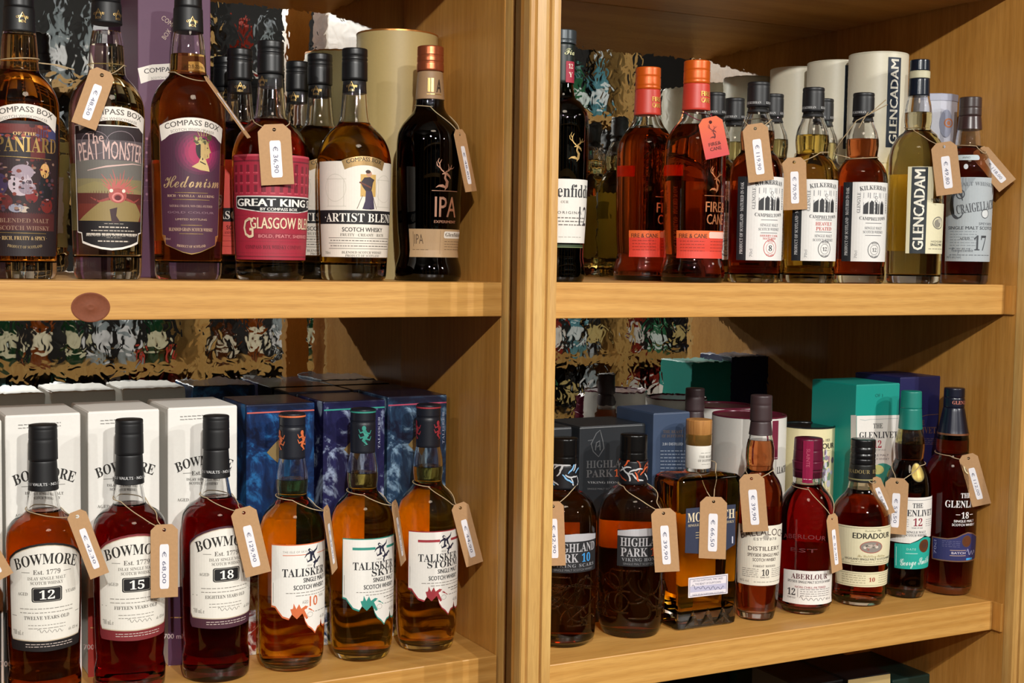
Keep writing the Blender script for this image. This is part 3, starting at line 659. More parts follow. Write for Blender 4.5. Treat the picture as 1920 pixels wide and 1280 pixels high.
# ------------------------------------------------------------------ bottles, upper shelf of the left bookcase
BC = '#101113'
def off(prof, y0, k, base=525):               # rescale a profile about the shelf line
    return [(base + (y - base) * k + y0, hw * k) for y, hw in prof]
TALL = [(60, 26), (75, 29), (110, 32), (132, 33), (142, 35), (150, 41), (160, 50), (172, 58), (186, 64), (202, 67.5), (225, 68.5), (300, 67.5), (400, 64.5), (470, 62.5), (508, 61.5)]
SHORT = [(160, 22), (175, 23), (200, 25), (222, 27.5), (233, 31), (242, 40), (252, 50), (266, 59.5), (284, 66), (305, 69), (350, 68.5), (440, 65.5), (500, 62.5), (510, 62)]
def cbox_logo(b, cx, y, k=1.0):
    a = Art(); g = GOLD; x = cx
    a.line([(x - 6 * k, y + 6 * k), (x, y - 8 * k), (x + 6 * k, y + 6 * k)], 1.3 * k, '', .5, g); a.T('COMPASS', x, y + 2 * k, 4 * k, 22 * k, '', 'sans', .01, 2 * k, mat=g, lift=.7); a.T('BOX', x, y + 9 * k, 4.5 * k, 12 * k, '', 'sans', .01, mat=g, lift=.7)
    return a
def banner(a, c, y, w, colr='#e4dcd2', txt='#4a443f', h=22, sag=10, small=True):
    """arched paper banner with the maker's name"""
    N = 14; up_, dn = [], []
    for i in range(N + 1):
        t = -1 + 2 * i / N; up_.append((c + w / 2 * t, y + sag * t * t)); dn.append((c + w / 2 * t * .93, y + h + sag * t * t * 1.05 + (0 if abs(t) < .8 else 3)))
    a.poly(up_ + dn[::-1], colr, .9, 5)
    a.T('COMPASS BOX', c, y + h * .38 + sag * .55, h * .4, w * .8, txt, 'sans', .015, sag * .55, lift=1.2)
    if small: a.T('SCOTCH WHISKYMAKER', c, y + h * .78 + sag * .5, h * .2, w * .62, '#7a736c', 'sans', 0, sag * .35, lift=1.2)
TC = [('cork_cap', -36, 16, 24, 25.5, BC, .42, 0, ()), ('neck_sleeve', 16, 62, 26.5, 28, BC, .5, 0, ())]
# 1 dark painted label, cut by the left edge
b = Bottle('tall black-capped bottle with a dark painted label, cut by the left edge', 'L', 1, 38, .085, off(TALL, 4, 1.03), [(n, y0, y1, a0 * 1.05, a1 * 1.05, *r) for n, y0, y1, a0, a1, *r in TC], 66, 'tawny', base=.019, yref=300)
lb = Art(); cx = 46; lb.poly(RR(cx - 82, cx + 80, 226, 480, 5)[:] , '#1d1216', .3)
a = Art(); banner(a, cx, 194, 138, h=26, sag=20)
for (x0, x1, y0, y1, cc) in [(-30, 90, 232, 250, '#6a2a26'), (70, 112, 232, 262, '#3f3f66'), (56, 84, 240, 300, '#5c1c1c'), (-36, 116, 296, 400, '#2a171b'), (-30, 112, 398, 432, '#4a1c1c')]: a.rect(x0, x1, y0, y1, cc, .4)
for x, y, rx, ry, cc in [(42, 322, 20, 14, '#9a8a96'), (38, 345, 22, 22, '#b8a8b0'), (50, 352, 16, 12, '#8a7a86'), (84, 318, 10, 14, '#c89a5a'), (88, 350, 16, 28, '#141218'), (84, 312, 7, 7, '#d8a070'), (30, 390, 14, 8, '#8a8a9a'), (58, 366, 12, 14, '#7a1c1c'), (90, 384, 14, 14, '#6a1c18'), (2, 378, 22, 16, '#5a1c1a'), (44, 392, 10, 6, '#b8a898'), (0, 345, 16, 20, '#3a2a4a')]: a.blob(x, y, rx, ry, cc, .6)
rg = random.Random(21)
for q in range(120):                              # small brush strokes of the tavern scene
    x, y = rg.uniform(-20, 106), rg.uniform(298, 394); a.blob(x, y, rg.uniform(1.5, 5), rg.uniform(1.2, 4), rg.choice(['#2a171b', '#3a1e1c', '#5a2420', '#7a3428', '#1a1014', '#4a3440', '#8a6a5a', '#a8949c', '#6a1c1c', '#2c2436']), .62 + q * .002, 7, step=50)
for q in range(40):
    x, y = rg.uniform(-20, 108), rg.uniform(234, 262); a.blob(x, y, rg.uniform(2, 7), rg.uniform(1.5, 4), rg.choice(['#8a3a2a', '#6a2420', '#5a4a6a', '#a0523a', '#3a1a20']), .5 + q * .002, 7, step=50)
a.T('OF THE', 46, 250, 6, 40, '#d8b878', 'serif'); a.T('SPANIARD', 46, 270, 28, 132, '', 'serif', 0, mat=GOLD, lift=1.2); a.line([(-10, 293), (98, 296)], 1.2, '', .9, GOLD)
a.T('BLENDED MALT', 46, 413, 8, 96, '#8a6a58', 'serif', .01); a.T('SCOTCH WHISKY', 46, 427, 8, 100, '#8a6a58', 'serif', .01); a.line([(-6, 436), (88, 437)], 1, '', .9, GOLD); a.T('· RICH, FRUITY & SPICY ·', 44, 446, 7, 92, '#b89a68', 'serif'); a.T('PRODUCT OF SCOTLAND', 46, 460, 5, 66, '#9a845a', 'serif', 0, -3)
b.label(lb, a, 300); cbox_logo(b, 44, 30).make('lettering', b.pos(35, 0, 29), b.root); B1 = b
# 2 monster label
b = Bottle('tall pale whisky bottle with a grotesque red monster on its label', 'L', 1, 201, .085, off(TALL, 0, 1.0), [(n, y0 - 8 if n == 'cork_cap' else y0 - 10, y1 - 10 if n == 'cork_cap' else y1 - 16, a0 * 1.02, a1 * 1.02, *r) for n, y0, y1, a0, a1, *r in TC], 86, 'pale', base=.026, yref=300)
lb = Art(); cx = 209
shape = lambda g: [(cx - 71 - g, 236 - g), (cx + 71 + g, 236 - g), (cx + 71 + g, 434 + g), (cx + 60 + g, 436 + g), (cx + 58 + g, 452 + g * 2), (cx + 40, 458 + g * 2), (cx + 20, 463 + g * 2), (cx, 465 + g * 2), (cx - 20, 463 + g * 2), (cx - 40, 458 + g * 2), (cx - 58 - g, 452 + g * 2), (cx - 60 - g, 436 + g), (cx - 71 - g, 434 + g)]
lb.poly(shape(2), '#e8e2da', .25); lb.poly(shape(0), '#1b1719', .45)
a = Art()
for y0, y1, cc in [(236, 262, '#2b2024'), (262, 300, '#5e5356'), (300, 335, '#6e6a64'), (335, 358, '#857a58'), (358, 382, '#5a2a24'), (382, 414, '#6e3026')]: a.rect(cx - 69, cx + 69, y0, y1, cc, .6)
a.poly([(cx - 69, 352), (cx - 30, 340), (cx + 10, 348), (cx + 69, 356), (cx + 69, 362), (cx - 69, 362)], '#8f8258', .65)
a.poly([(cx - 66, 414), (cx - 20, 378), (cx + 12, 372), (cx + 50, 380), (cx + 68, 400), (cx + 60, 414)], '#8e7a4c', .7)
for k in range(17):
    t = math.radians(200 + k * 8.8 * 1.0); r1 = 14; r2 = 34 + (k % 3) * 7
    x0, y0 = cx + 11 + r1 * math.cos(t), 364 + r1 * math.sin(t) * .9; x1, y1 = cx + 11 + r2 * math.cos(t + .25), 364 + r2 * math.sin(t + .25)
    a.line([(x0, y0), ((x0 + x1) / 2 + 3, (y0 + y1) / 2), (x1, y1)], [3, 2.2, .6], '#b8605a', .8)
a.blob(cx + 11, 366, 17, 14, '#a8504a', .85); a.ring(cx + 11, 369, 11, 9, 3, '#d0807a', 1.0); a.blob(cx + 11, 370, 6, 5, '#5a1a20', 1.0); a.blob(cx - 1, 357, 3.4, 3.4, '#e8d8c8', 1.1); a.blob(cx + 22, 357, 3.4, 3.4, '#e8d8c8', 1.1)
for s in (-1, 1): a.line([(cx + 11 + s * 16, 372), (cx + 11 + s * 34, 378), (cx + 11 + s * 50, 370)], [5, 4, 1], '#94433c', .8)
a.poly([(cx - 4, 392), (cx + 10, 388), (cx + 8, 404), (cx + 16, 416), (cx, 418)], '#3a2226', .8); a.ring(cx - 30, 268, 26, 22, 1, '#8a7a80', .8); a.ring(cx + 18, 266, 28, 22, 1, '#8a7a80', .8)
a.T('The', cx - 30, 258, 17, 32, '#caa8a0', 'sans', .01, rot=3); a.T('PEAT MONSTER', cx + 2, 286, 34, 128, '#d2b0a8', 'sans', .012, 5, sp=1.02); a.line([(cx - 44, 320), (cx - 10, 312), (cx + 40, 305), (cx + 66, 306)], [1, 3, 2, .5], '#d2b0a8', .9)
for k, (w_, h_) in enumerate([(36, 1.4), (56, 4), (86, 3), (104, 6), (28, 1), (60, 4)]): a.small(cx + 4 - w_ / 2, cx + 4 + w_ / 2, 419 + k * 6.6, h_ * .55, '#c8bcae', 1.0)
a.T('BLENDED MALT SCOTCH WHISKY', cx + 2, 440, 5.4, 104, '#cfc6ba', 'serif', .01, lift=1.1)
banner(a, cx + 6, 199, 142, h=26, sag=17)
b.label(lb, a, 320); cbox_logo(b, 186, 24).make('lettering', b.pos(25, 0, 28.2), b.root); cbox_logo(b, 224, 24).make('lettering', b.pos(25, 0, 28.2), b.root); B2 = b
# 3 plum label
b = Bottle('tall amber bottle with a plum label, crowned profile head and gold script', 'L', 1, 353, .085, TALL, TC, 104, 'tawny', base=.021, yref=300)
lb = Art(); cx = 359
shape = lambda g: [(cx - 62 - g, 232), (cx + 62 + g, 232), (cx + 60 + g, 440 + g), (cx + 52 + g, 442 + g), (cx + 52 + g, 458 + g), (cx + 34, 465 + g), (cx + 16, 472 + g * 1.2), (cx, 475 + g * 1.5), (cx - 16, 472 + g * 1.2), (cx - 34, 465 + g), (cx - 52 - g, 458 + g), (cx - 52 - g, 442 + g), (cx - 60 - g, 440 + g)]
lb.poly(shape(1.3), '', .25, mat=GOLD); lb.poly(shape(0), '#451f35', .45)
a = Art()
for k in range(5): a.blob(cx + 14, 285, 44 - k * 6, 42 - k * 5, ['#551f3c', '#6a2044', '#7e1f4c', '#94204f', '#a52052'][k], .55 + k * .06, 28)
hc = cx + 20                                    # a crowned lady in profile
a.blob(hc, 278, 13, 21, '#231b1c', .9); a.poly([(hc - 4, 268), (hc + 10, 264), (hc + 13, 276), (hc + 17, 284), (hc + 13, 286), (hc + 13, 294), (hc + 4, 298), (hc - 4, 292)], '#b89a62', 1.0, 50); a.poly([(hc - 20, 312), (hc - 8, 304), (hc - 2, 290), (hc + 6, 298), (hc + 12, 312), (hc + 14, 320), (hc - 4, 318)], '#c8ae74', .95, 50)
a.line([(hc - 5, 302), (hc + 6, 307)], 2, '#2a2020', 1.1); a.blob(hc + 9, 276, 1.6, 1, '#2a2020', 1.2, 8)
rg = random.Random(5)
for k in range(26): a.blob(hc + rg.uniform(-15, 16), 260 + rg.uniform(-7, 8), rg.uniform(2, 4.5), rg.uniform(2, 4), rg.choice(['#8f8552', '#6a6238', '#b3a36a', '#4a4428']), 1.0 + k * .01, 8, step=50)
for s in (-2, -1, 0, 1, 2): a.line([(hc + 2 + s * 4, 254), (hc + 2 + s * 6.4, 240 + abs(s) * 2)], [2, .4], '#9a8c54', 1.0)
a.T('Hedonism', cx + 2, 340, 22, 112, '', 'script', .01, mat=M('#d9b98c', .3, .6), slope=-.02)
for y, w_ in ((361, 62), (374, 70), (422, 40), (438, 46)): a.line([(cx - w_ / 2, y), (cx + w_ / 2, y)], 1, '', .8, GOLD)
a.T('RICH · VANILLA · ALLURING', cx, 367, 4.4, 92, '#b8987c', 'serif'); a.T('NATURAL COLOUR, NON CHILL-FILTERED', cx, 386, 4, 84, '#a8887c', 'serif'); a.T('GOLD COLOUR', cx, 398, 3.8, 92, '#8a6a74'); a.T('LIMITED BOTTLING', cx, 411, 3.6, 60, '#b89a80'); a.T('BLENDED GRAIN SCOTCH WHISKY', cx, 430, 6, 88, '#b8987c', 'serif'); a.T('700ml', cx - 48, 448, 4, 14, '#a8887c'); a.T('PRODUCT OF SCOTLAND', cx, 460, 4.6, 56, '#b8987c', 'serif', 0, -2)
banner(a, cx + 3, 220, 130, h=25, sag=16)
b.label(lb, a, 320); cbox_logo(b, 361, 38).make('lettering', b.pos(35, 0, 27.6), b.root); B3 = b

def short_caps(k, y0, c=BC):
    f = lambda y: 525 + (y - 525) * k + y0
    return [('cork_cap', f(92), f(152), 23.8 * k, 24 * k, c, .38, 0, ((f(108), .8), (f(115), .8))), ('neck_sleeve', f(152), f(176), 21.5 * k, 23 * k, c, .5, 0, ())]
def artist(b, cx, k, y0, mini=False):
    f = lambda y: 525 + (y - 525) * k + y0; X = lambda x: cx + (x - 684) * k
    lb = Art(); lb.rect(X(585), X(783), f(302), f(482), '#e3dcd0', .3); a = Art()
    a.rect(X(585), X(783), f(394), f(420), '#1b1a1e', .5); a.T('·ARTIST BLEND·', X(686), f(407.5), 16 * k, 166 * k, '#f0ece2', 'serif', .008)
    a.T('SCOTCH WHISKY', X(684), f(430), 8 * k, 84 * k, '#3a3836', 'sans', .03); a.T('FRUITY · CREAMY · RICH', X(684), f(440), 5 * k, 92 * k, '#7a746a', 'serif')
    for y in (446, 456, 466): a.line([(X(612), f(y)), (X(756), f(y))], .8, '#5a564e')
    for y in (451, 461): a.small(X(616), X(750), f(y), 1.6, '#77716a')
    a.T('BLENDED SCOTCH WHISKY', X(684), f(473), 4.4 * k, 86 * k, '#6a655c', 'serif'); a.T('PRODUCT OF SCOTLAND', X(684), f(479), 4 * k, 72 * k, '#6a655c', 'serif'); a.T('700ml', X(608), f(474), 5 * k, 14 * k, '#8a857a')
    for q in (0, 1):                            # pale classical front of a building
        x0 = 612 + q * 100
        a.ring(X(x0 + 16), f(352), 22 * k, 26 * k, .8, '#c8c2b4', .6); a.rect(X(x0), X(x0 + 1), f(336), f(386), '#c8c2b4', .6); a.rect(X(x0 + 33), X(x0 + 34), f(336), f(386), '#c8c2b4', .6); a.rect(X(x0 - 4), X(x0 + 38), f(386), f(387), '#c8c2b4', .6); a.rect(X(x0 - 4), X(x0 + 38), f(335), f(336), '#c8c2b4', .6)
    a.rect(X(676), X(706), f(326), f(368), '#c9a35c', .6)
    p = lambda pts, c_, l=.8: a.poly([(X(x), f(y)) for x, y in pts], c_, l, 60)
    p([(683, 332), (694, 331), (703, 336), (700, 341), (697, 358), (686, 358), (680, 350), (676, 342)], '#34282e'); a.blob(X(692), f(325), 5.5 * k, 6 * k, '#b98a70', .9, 12); a.blob(X(690), f(321), 5 * k, 3.5 * k, '#3a2620', 1., 10)
    p([(686, 357), (698, 357), (701, 368), (699, 380), (704, 391), (698, 392), (693, 372), (687, 392), (680, 391), (685, 376)], '#3c3148'); a.line([(X(674), f(341)), (X(696), f(351))], 3, '#6a3a2a', 1.)
    for x0, x1 in ((680, 670), (700, 709), (690, 684)): a.line([(X(x0), f(366)), (X(x1), f(391))], 1, '#5a4436', .7)
    N = 10; u_ = [(X(684 + 43 * t), f(292 + 9 * t * t)) for t in [-1 + 2 * i / N for i in range(N + 1)]]; d_ = [(X(684 + 37 * t), f(309 + 9 * t * t)) for t in [1 - 2 * i / N for i in range(N + 1)]]
    a.poly(u_ + d_, '', .9, 5, M('#a8895a', .4, .5)); a.T('COMPASS BOX', X(684), f(303.5), 7.5 * k, 68 * k, '#2c2418', 'sans', .02, 6 * k, lift=1.2)
    b.label(lb, a, f(350)); cbox_logo(b, X(658), f(160), k * .95).make('lettering', b.pos(f(160), 0, 22.8 * k), b.root)
def blendlab(b, cx, k, y0):                    # coral label with a black band
    f = lambda y: 525 + (y - 525) * k + y0; X = lambda x: cx + (x - 684) * k
    lb = Art(); lb.rect(X(585), X(783), f(302), f(482), '#d8564e', .3); a = Art(); a.rect(X(585), X(783), f(394), f(420), '#1b1a1e', .5); a.T('GLASGOW BLEND', X(684), f(407.5), 15 * k, 168 * k, '#f0ece2', 'serif', .008)
    a.T('SCOTCH WHISKY', X(684), f(431), 8 * k, 84 * k, '#5a1c1c', 'sans', .03); a.T('SMOKY · PEATY · SHERRIED', X(684), f(441), 5 * k, 92 * k, '#8a2a28', 'serif')
    for y in (447, 457, 467): a.line([(X(612), f(y)), (X(756), f(y))], .8, '#9a2f2c')
    a.poly([(X(670), f(390)), (X(678), f(330)), (X(684), f(312)), (X(690), f(330)), (X(698), f(390))], '#c0443e', .6)
    b.label(lb, a, f(350)); cbox_logo(b, X(668), f(162), k * .95).make('lettering', b.pos(f(160), 0, 22.8 * k), b.root)
# 4 red label in front, coral ones behind
k = 447 / 433.; f = lambda y: 525 + (y - 525) * k
b = Bottle('short bottle with a crimson building label and black street-sign panel', 'L', 1, 507, .085, off(SHORT, 0, k), short_caps(k, 0), 226, 'tawny', base=.021, yref=300)
cx = 527; lb = Art(); lb.rect(cx - 104, cx + 104, 289, 487, '#9c2237', .3); a = Art(); D = '#6e1a28'; Lr = '#c04a58'
a.rect(cx - 104, cx + 104, 289, 293, Lr, .5); a.rect(cx - 104, cx + 104, 300, 303, D, .5); a.rect(cx - 104, cx + 104, 480, 482, D, .5)
for r_ in range(3):
    for q in range(13):
        x = cx - 96 + q * 15.5
        if q in (4, 8): a.rect(x - 2, x + 6, 306, 360, '#8a2434', .45)
        a.rect(x, x + 6, 309 + r_ * 19, 322 + r_ * 19, D, .6); a.rect(x - 1.5, x + 7.5, 323 + r_ * 19, 325 + r_ * 19, Lr, .55)
a.poly([(cx - 92, 367), (cx + 92, 367), (cx + 94, 370), (cx + 94, 388), (cx + 90, 391), (cx + 42, 391), (cx + 36, 398), (cx - 36, 398), (cx - 42, 391), (cx - 90, 391), (cx - 94, 388), (cx - 94, 370)], '#dcd6d0', .7)
a.poly([(cx - 90, 369), (cx + 90, 369), (cx + 92, 371), (cx + 92, 387), (cx + 88, 389), (cx + 41, 389), (cx + 35, 396.5), (cx - 35, 396.5), (cx - 41, 389), (cx - 88, 389), (cx - 92, 387), (cx - 92, 371)], '#17171b', .85)
a.T('GREAT KING ST', cx + 2, 379.5, 14, 181, '#f0eee8', 'sans', .05, lift=1.1); a.T('BY COMPASS BOX', cx - 2, 392, 5.5, 72, '#e8e4de', 'sans', .04, lift=1.1)
for ofs, c_, l in ((0, '#5a141f', .7), (-1, '#e0c8a8', .95)):
    a.T('GLASGOW BLEND', cx + 18 + ofs, 419 + ofs, 21, 150, c_, 'sans', .03, lift=l); a.T('G', cx - 62 + ofs, 428 + ofs, 38, 22, c_, 'sans', .01, lift=l)
a.rect(cx - 50, cx + 80, 437, 448, '#8a2233', .6); a.T('BOLD, PEATY, SHERRIED', cx + 14, 442.5, 6, 112, '#d88a8a', 'sans', .01); a.T('COMPASS BOX WHISKY COMPANY', cx - 10, 463, 7, 120, '#5f1522', 'serif', .01); a.rect(cx - 2, cx + 90, 457, 468, '#9a2a3a', .8)
for y in (403, 410, 452, 474): a.rect(cx - 104, cx + 104, y, y + 1, '#8a2434', .5)
b.label(lb, a, 380); cbox_logo(b, 490, 150).make('lettering', b.pos(150, 0, 23), b.root); B4 = b
k = .985; b = Bottle('black-capped bottle with a coral label, second in line behind the crimson label', 'L', 1, 449, .180, off(SHORT, -6, k), short_caps(k, -6), 232, 'tawny', base=.02, yref=300, group='coral-labelled bottles'); blendlab(b, 466, k, -6)
k = .945; b = Bottle('black-capped bottle with a coral label, last in line against the mirror', 'L', 1, 423, .268, off(SHORT, -8, k), short_caps(k, -8), 232, 'tawny', base=.02, yref=300, group='coral-labelled bottles'); blendlab(b, 438, k, -8)
b = Bottle('short amber bottle with a cream label, standing painter figure and black band', 'L', 1, 664, .085, SHORT, short_caps(1, 0), 232, 'amber', base=.021, yref=300); artist(b, 684, 1.0, 0); B5 = b
k = .965; b = Bottle('cream-labelled bottle second in line behind the painter figure label', 'L', 1, 599, .176, off(SHORT, -5, k), short_caps(k, -5), 240, 'amber', base=.02, yref=300, group='cream-labelled bottles'); artist(b, 617, k, -5)
k = .925; b = Bottle('cream-labelled bottle last in line against the mirror', 'L', 1, 558, .268, off(SHORT, -8, k), short_caps(k, -8), 238, 'amber', base=.02, yref=300, group='cream-labelled bottles'); artist(b, 574, k, -8)
# 5 black bottle with copper cap
IPA = [(150, 22), (188, 26), (200, 27), (210, 31), (222, 41), (238, 53), (254, 59.5), (272, 61.5), (310, 62), (380, 60.5), (430, 58), (462, 55), (474, 54.5), (486, 57), (500, 61), (512, 62.5)]
CU = '#b5623f'
b = Bottle('black bottle with a copper cap and gold stag beside the cabinet wall', 'L', 1, 805, .085, IPA, [('screw_cap', 88, 135, 24.5, 25.5, CU, .32, .75, ((106, .6), (118, .6))), ('neck_sleeve', 135, 188, 23.5, 27.5, '#9a7a58', .55, 0, ())], None, 'black', '#101010', yref=300, foot=62.5)
a = Art(); rose = M('#d9a58a', .28, .8); stag(a, 833, 312, 1.15, rose); a.line([(810, 357), (865, 357)], 1.2, '', .6, rose)
a.T('IPA', 839, 387, 38, 46, '', 'sans', .01, mat=rose); a.T('EXPERIMENT', 839, 415, 5, 48, '', 'sans', .04, mat=rose)
lb = Art(); lb.rect(765, 915, 429, 482, '#a88a66', .3); p_ = b.pos(400)
lb.make('label', p_, b.root); a.T('IPA', 786, 448, 18, 18, '#5a4632', 'sans', -.0); a.rect(774, 775, 434, 462, '#6a543c', .5); a.small(772, 806, 468, 1, '#6a543c'); a.small(774, 804, 473, 1, '#6a543c'); a.rect(828, 829, 431, 480, '#8a6f50', .6)
a.poly(RR(836, 896, 433, 446, 3), '#d8d0c4', .6); a.T('Glenfiddich', 866, 439, 7, 54, '#4a3a2a', 'serif'); 
for k_ in range(5): a.small(838, 890, 452 + 5 * k_, 1, '#6f5a40')
a.make('lettering', p_, b.root); a = Art(); a.T('II', 806, 159, 26, 9, '', 'sans', .05, mat=GOLD); a.T('A', 822, 160, 24, 10, '#3a2c1e', 'sans', .02); a.line([(799, 176), (828, 176)], 1.6, '', .6, GOLD); a.make('lettering', b.pos(160, .0002, 26.6), b.root); B6 = b

# ------------------------------------------------------------------ upper shelf of the right bookcase
GF = [(158, 20), (170, 21.5), (184, 25), (192, 34), (200, 41), (210, 47), (222, 50), (240, 51), (330, 50), (420, 47.5), (460, 45.5), (480, 45), (495, 47), (510, 48)]
b = Bottle('dark green bottle with a gold stag, half hidden by the double moulding', 'R', 1, 1052, .05, GF, [('screw_cap', 58, 84, 25, 25, '#3c4347', .3, .3, ((78, .6),)), ('neck_sleeve', 84, 158, 22.5, 22, '#0f1c18', .4, 0, ())], None, 'black', '#123818', yref=300)
lb = Art(); lb.rect(1000, 1125, 335, 455, '#dedad2', .3); a = Art(); stag(a, 1080, 262, 1.05, GOLD)
a.T('Glenfiddich', 1082, 357, 24, 122, '#26262a', 'serif', -.002); a.T('OUR', 1060, 378, 5, 14, '#88837c', 'serif'); a.T('ORIGINAL', 1073, 398, 5, 52, '#55524e', 'sans', .01, sp=1.3); a.T('12', 1104, 404, 36, 26, '#3a3a3e', 'script'); 
for k_ in range(3): a.small(1040, 1108, 408 + k_ * 6.5, 2.2, '#77726c')
a.small(1040, 1100, 444, 1, '#99948c'); a.rect(1008, 1112, 458, 464, '#2a3a22', .4); a.line([(1008, 463), (1112, 463)], 1, '#7a8a5a', .6)
b.label(lb, a, 390); a = Art(); a.poly(RR(1058, 1078, 114, 154, 2), '#9c1f38', .4); a.T('12', 1068, 123, 9, 10, '#e8d8c8', 'serif'); a.T('Y', 1068, 139, 9, 9, '#e8d8c8', 'serif'); a.T('Fia', 1066, 96, 12, 22, '#d8d8a8', 'script'); a.make('lettering', b.pos(120, .0002, 23), b.root)
FC = [(190, 24), (208, 25.5), (218, 28), (228, 32.5), (238, 40), (250, 48), (264, 55), (282, 57.5), (330, 58), (400, 57), (455, 55), (475, 53.5), (487, 55), (500, 59), (512, 60.5)]
def firecane(lab, cx, Y, k, y0, grp=None):
    f = lambda y: 526 + (y - 526) * k + y0; X = lambda x: cx + (x - 1299) * k
    b = Bottle(lab, 'R', 1, cx, Y, [(f(y), h * k) for y, h in FC], [('screw_cap', f(115), f(158), 24.5 * k, 25 * k, '#cf5a12', .35, .25, ((f(134), .6), (f(152), .4))), ('neck_sleeve', f(158), f(208), 24.6 * k, 26.5 * k, '#c23a2c', .42, 0, ())], f(236), 'rum', foot=60.5 * k, yref=300, group=grp)
    a = Art(); cu = M('#d98a5c', .3, .7); a_c = X(1345); stag(a, X(1341), f(324), .95 * k, cu); a.line([(X(1318), f(366)), (X(1372), f(366))], 1.1, '', .6, cu)
    a.T('FIRE&', X(1346), f(387), 19 * k, 50 * k, '', 'sans', .02, mat=cu); a.T('CANE', X(1346), f(410), 19 * k, 44 * k, '', 'sans', .02, mat=cu)
    lb = Art(); lb.rect(X(1266), X(1400), f(432), f(484), '#d23c2a', .3); lb.rect(X(1266), X(1400), f(432), f(446), '#d9642a', .4); p_ = b.pos(f(400)); lb.make('label', p_, b.root)
    a.T('FIRE & CANE', X(1299), f(442), 8 * k, 54 * k, '#4a1a10', 'sans', .02); a.poly(RR(X(1330), X(1388), f(434), f(446), 3), '#e8b8a8', .6)
    for q in range(5): a.small(X(1274), X(1322), f(452 + q * 6), 1.1, '#8a2418', seed=q); a.small(X(1334), X(1390), f(452 + q * 6), 1.1, '#8a2418', seed=q + 9)
    a.make('lettering', p_, b.root); a = Art(); g = M('#f0b860', .3, .6); a.T('FIRE', X(1318), f(175), 9 * k, 20 * k, '', 'sans', .05, mat=g); a.T('CANE', X(1318), f(187), 9 * k, 20 * k, '', 'sans', .05, mat=g); a.make('lettering', b.pos(f(180), .0003, 25.6 * k), b.root)
    return b
B7 = firecane('amber bottle with orange cap and red neck tag, in front of its twin', 1303, .058, 1.0, 0)
B7b = firecane('amber bottle with orange cap and no neck tag, behind its twin', 1212, .155, .96, -4)
KK = [(215, 17), (228, 19), (238, 22), (250, 27), (262, 29.5), (272, 30), (284, 29), (293, 28), (298, 29), (304, 34), (314, 41), (326, 46), (342, 48), (400, 48), (490, 47.5), (502, 46.5), (510, 47.5)]
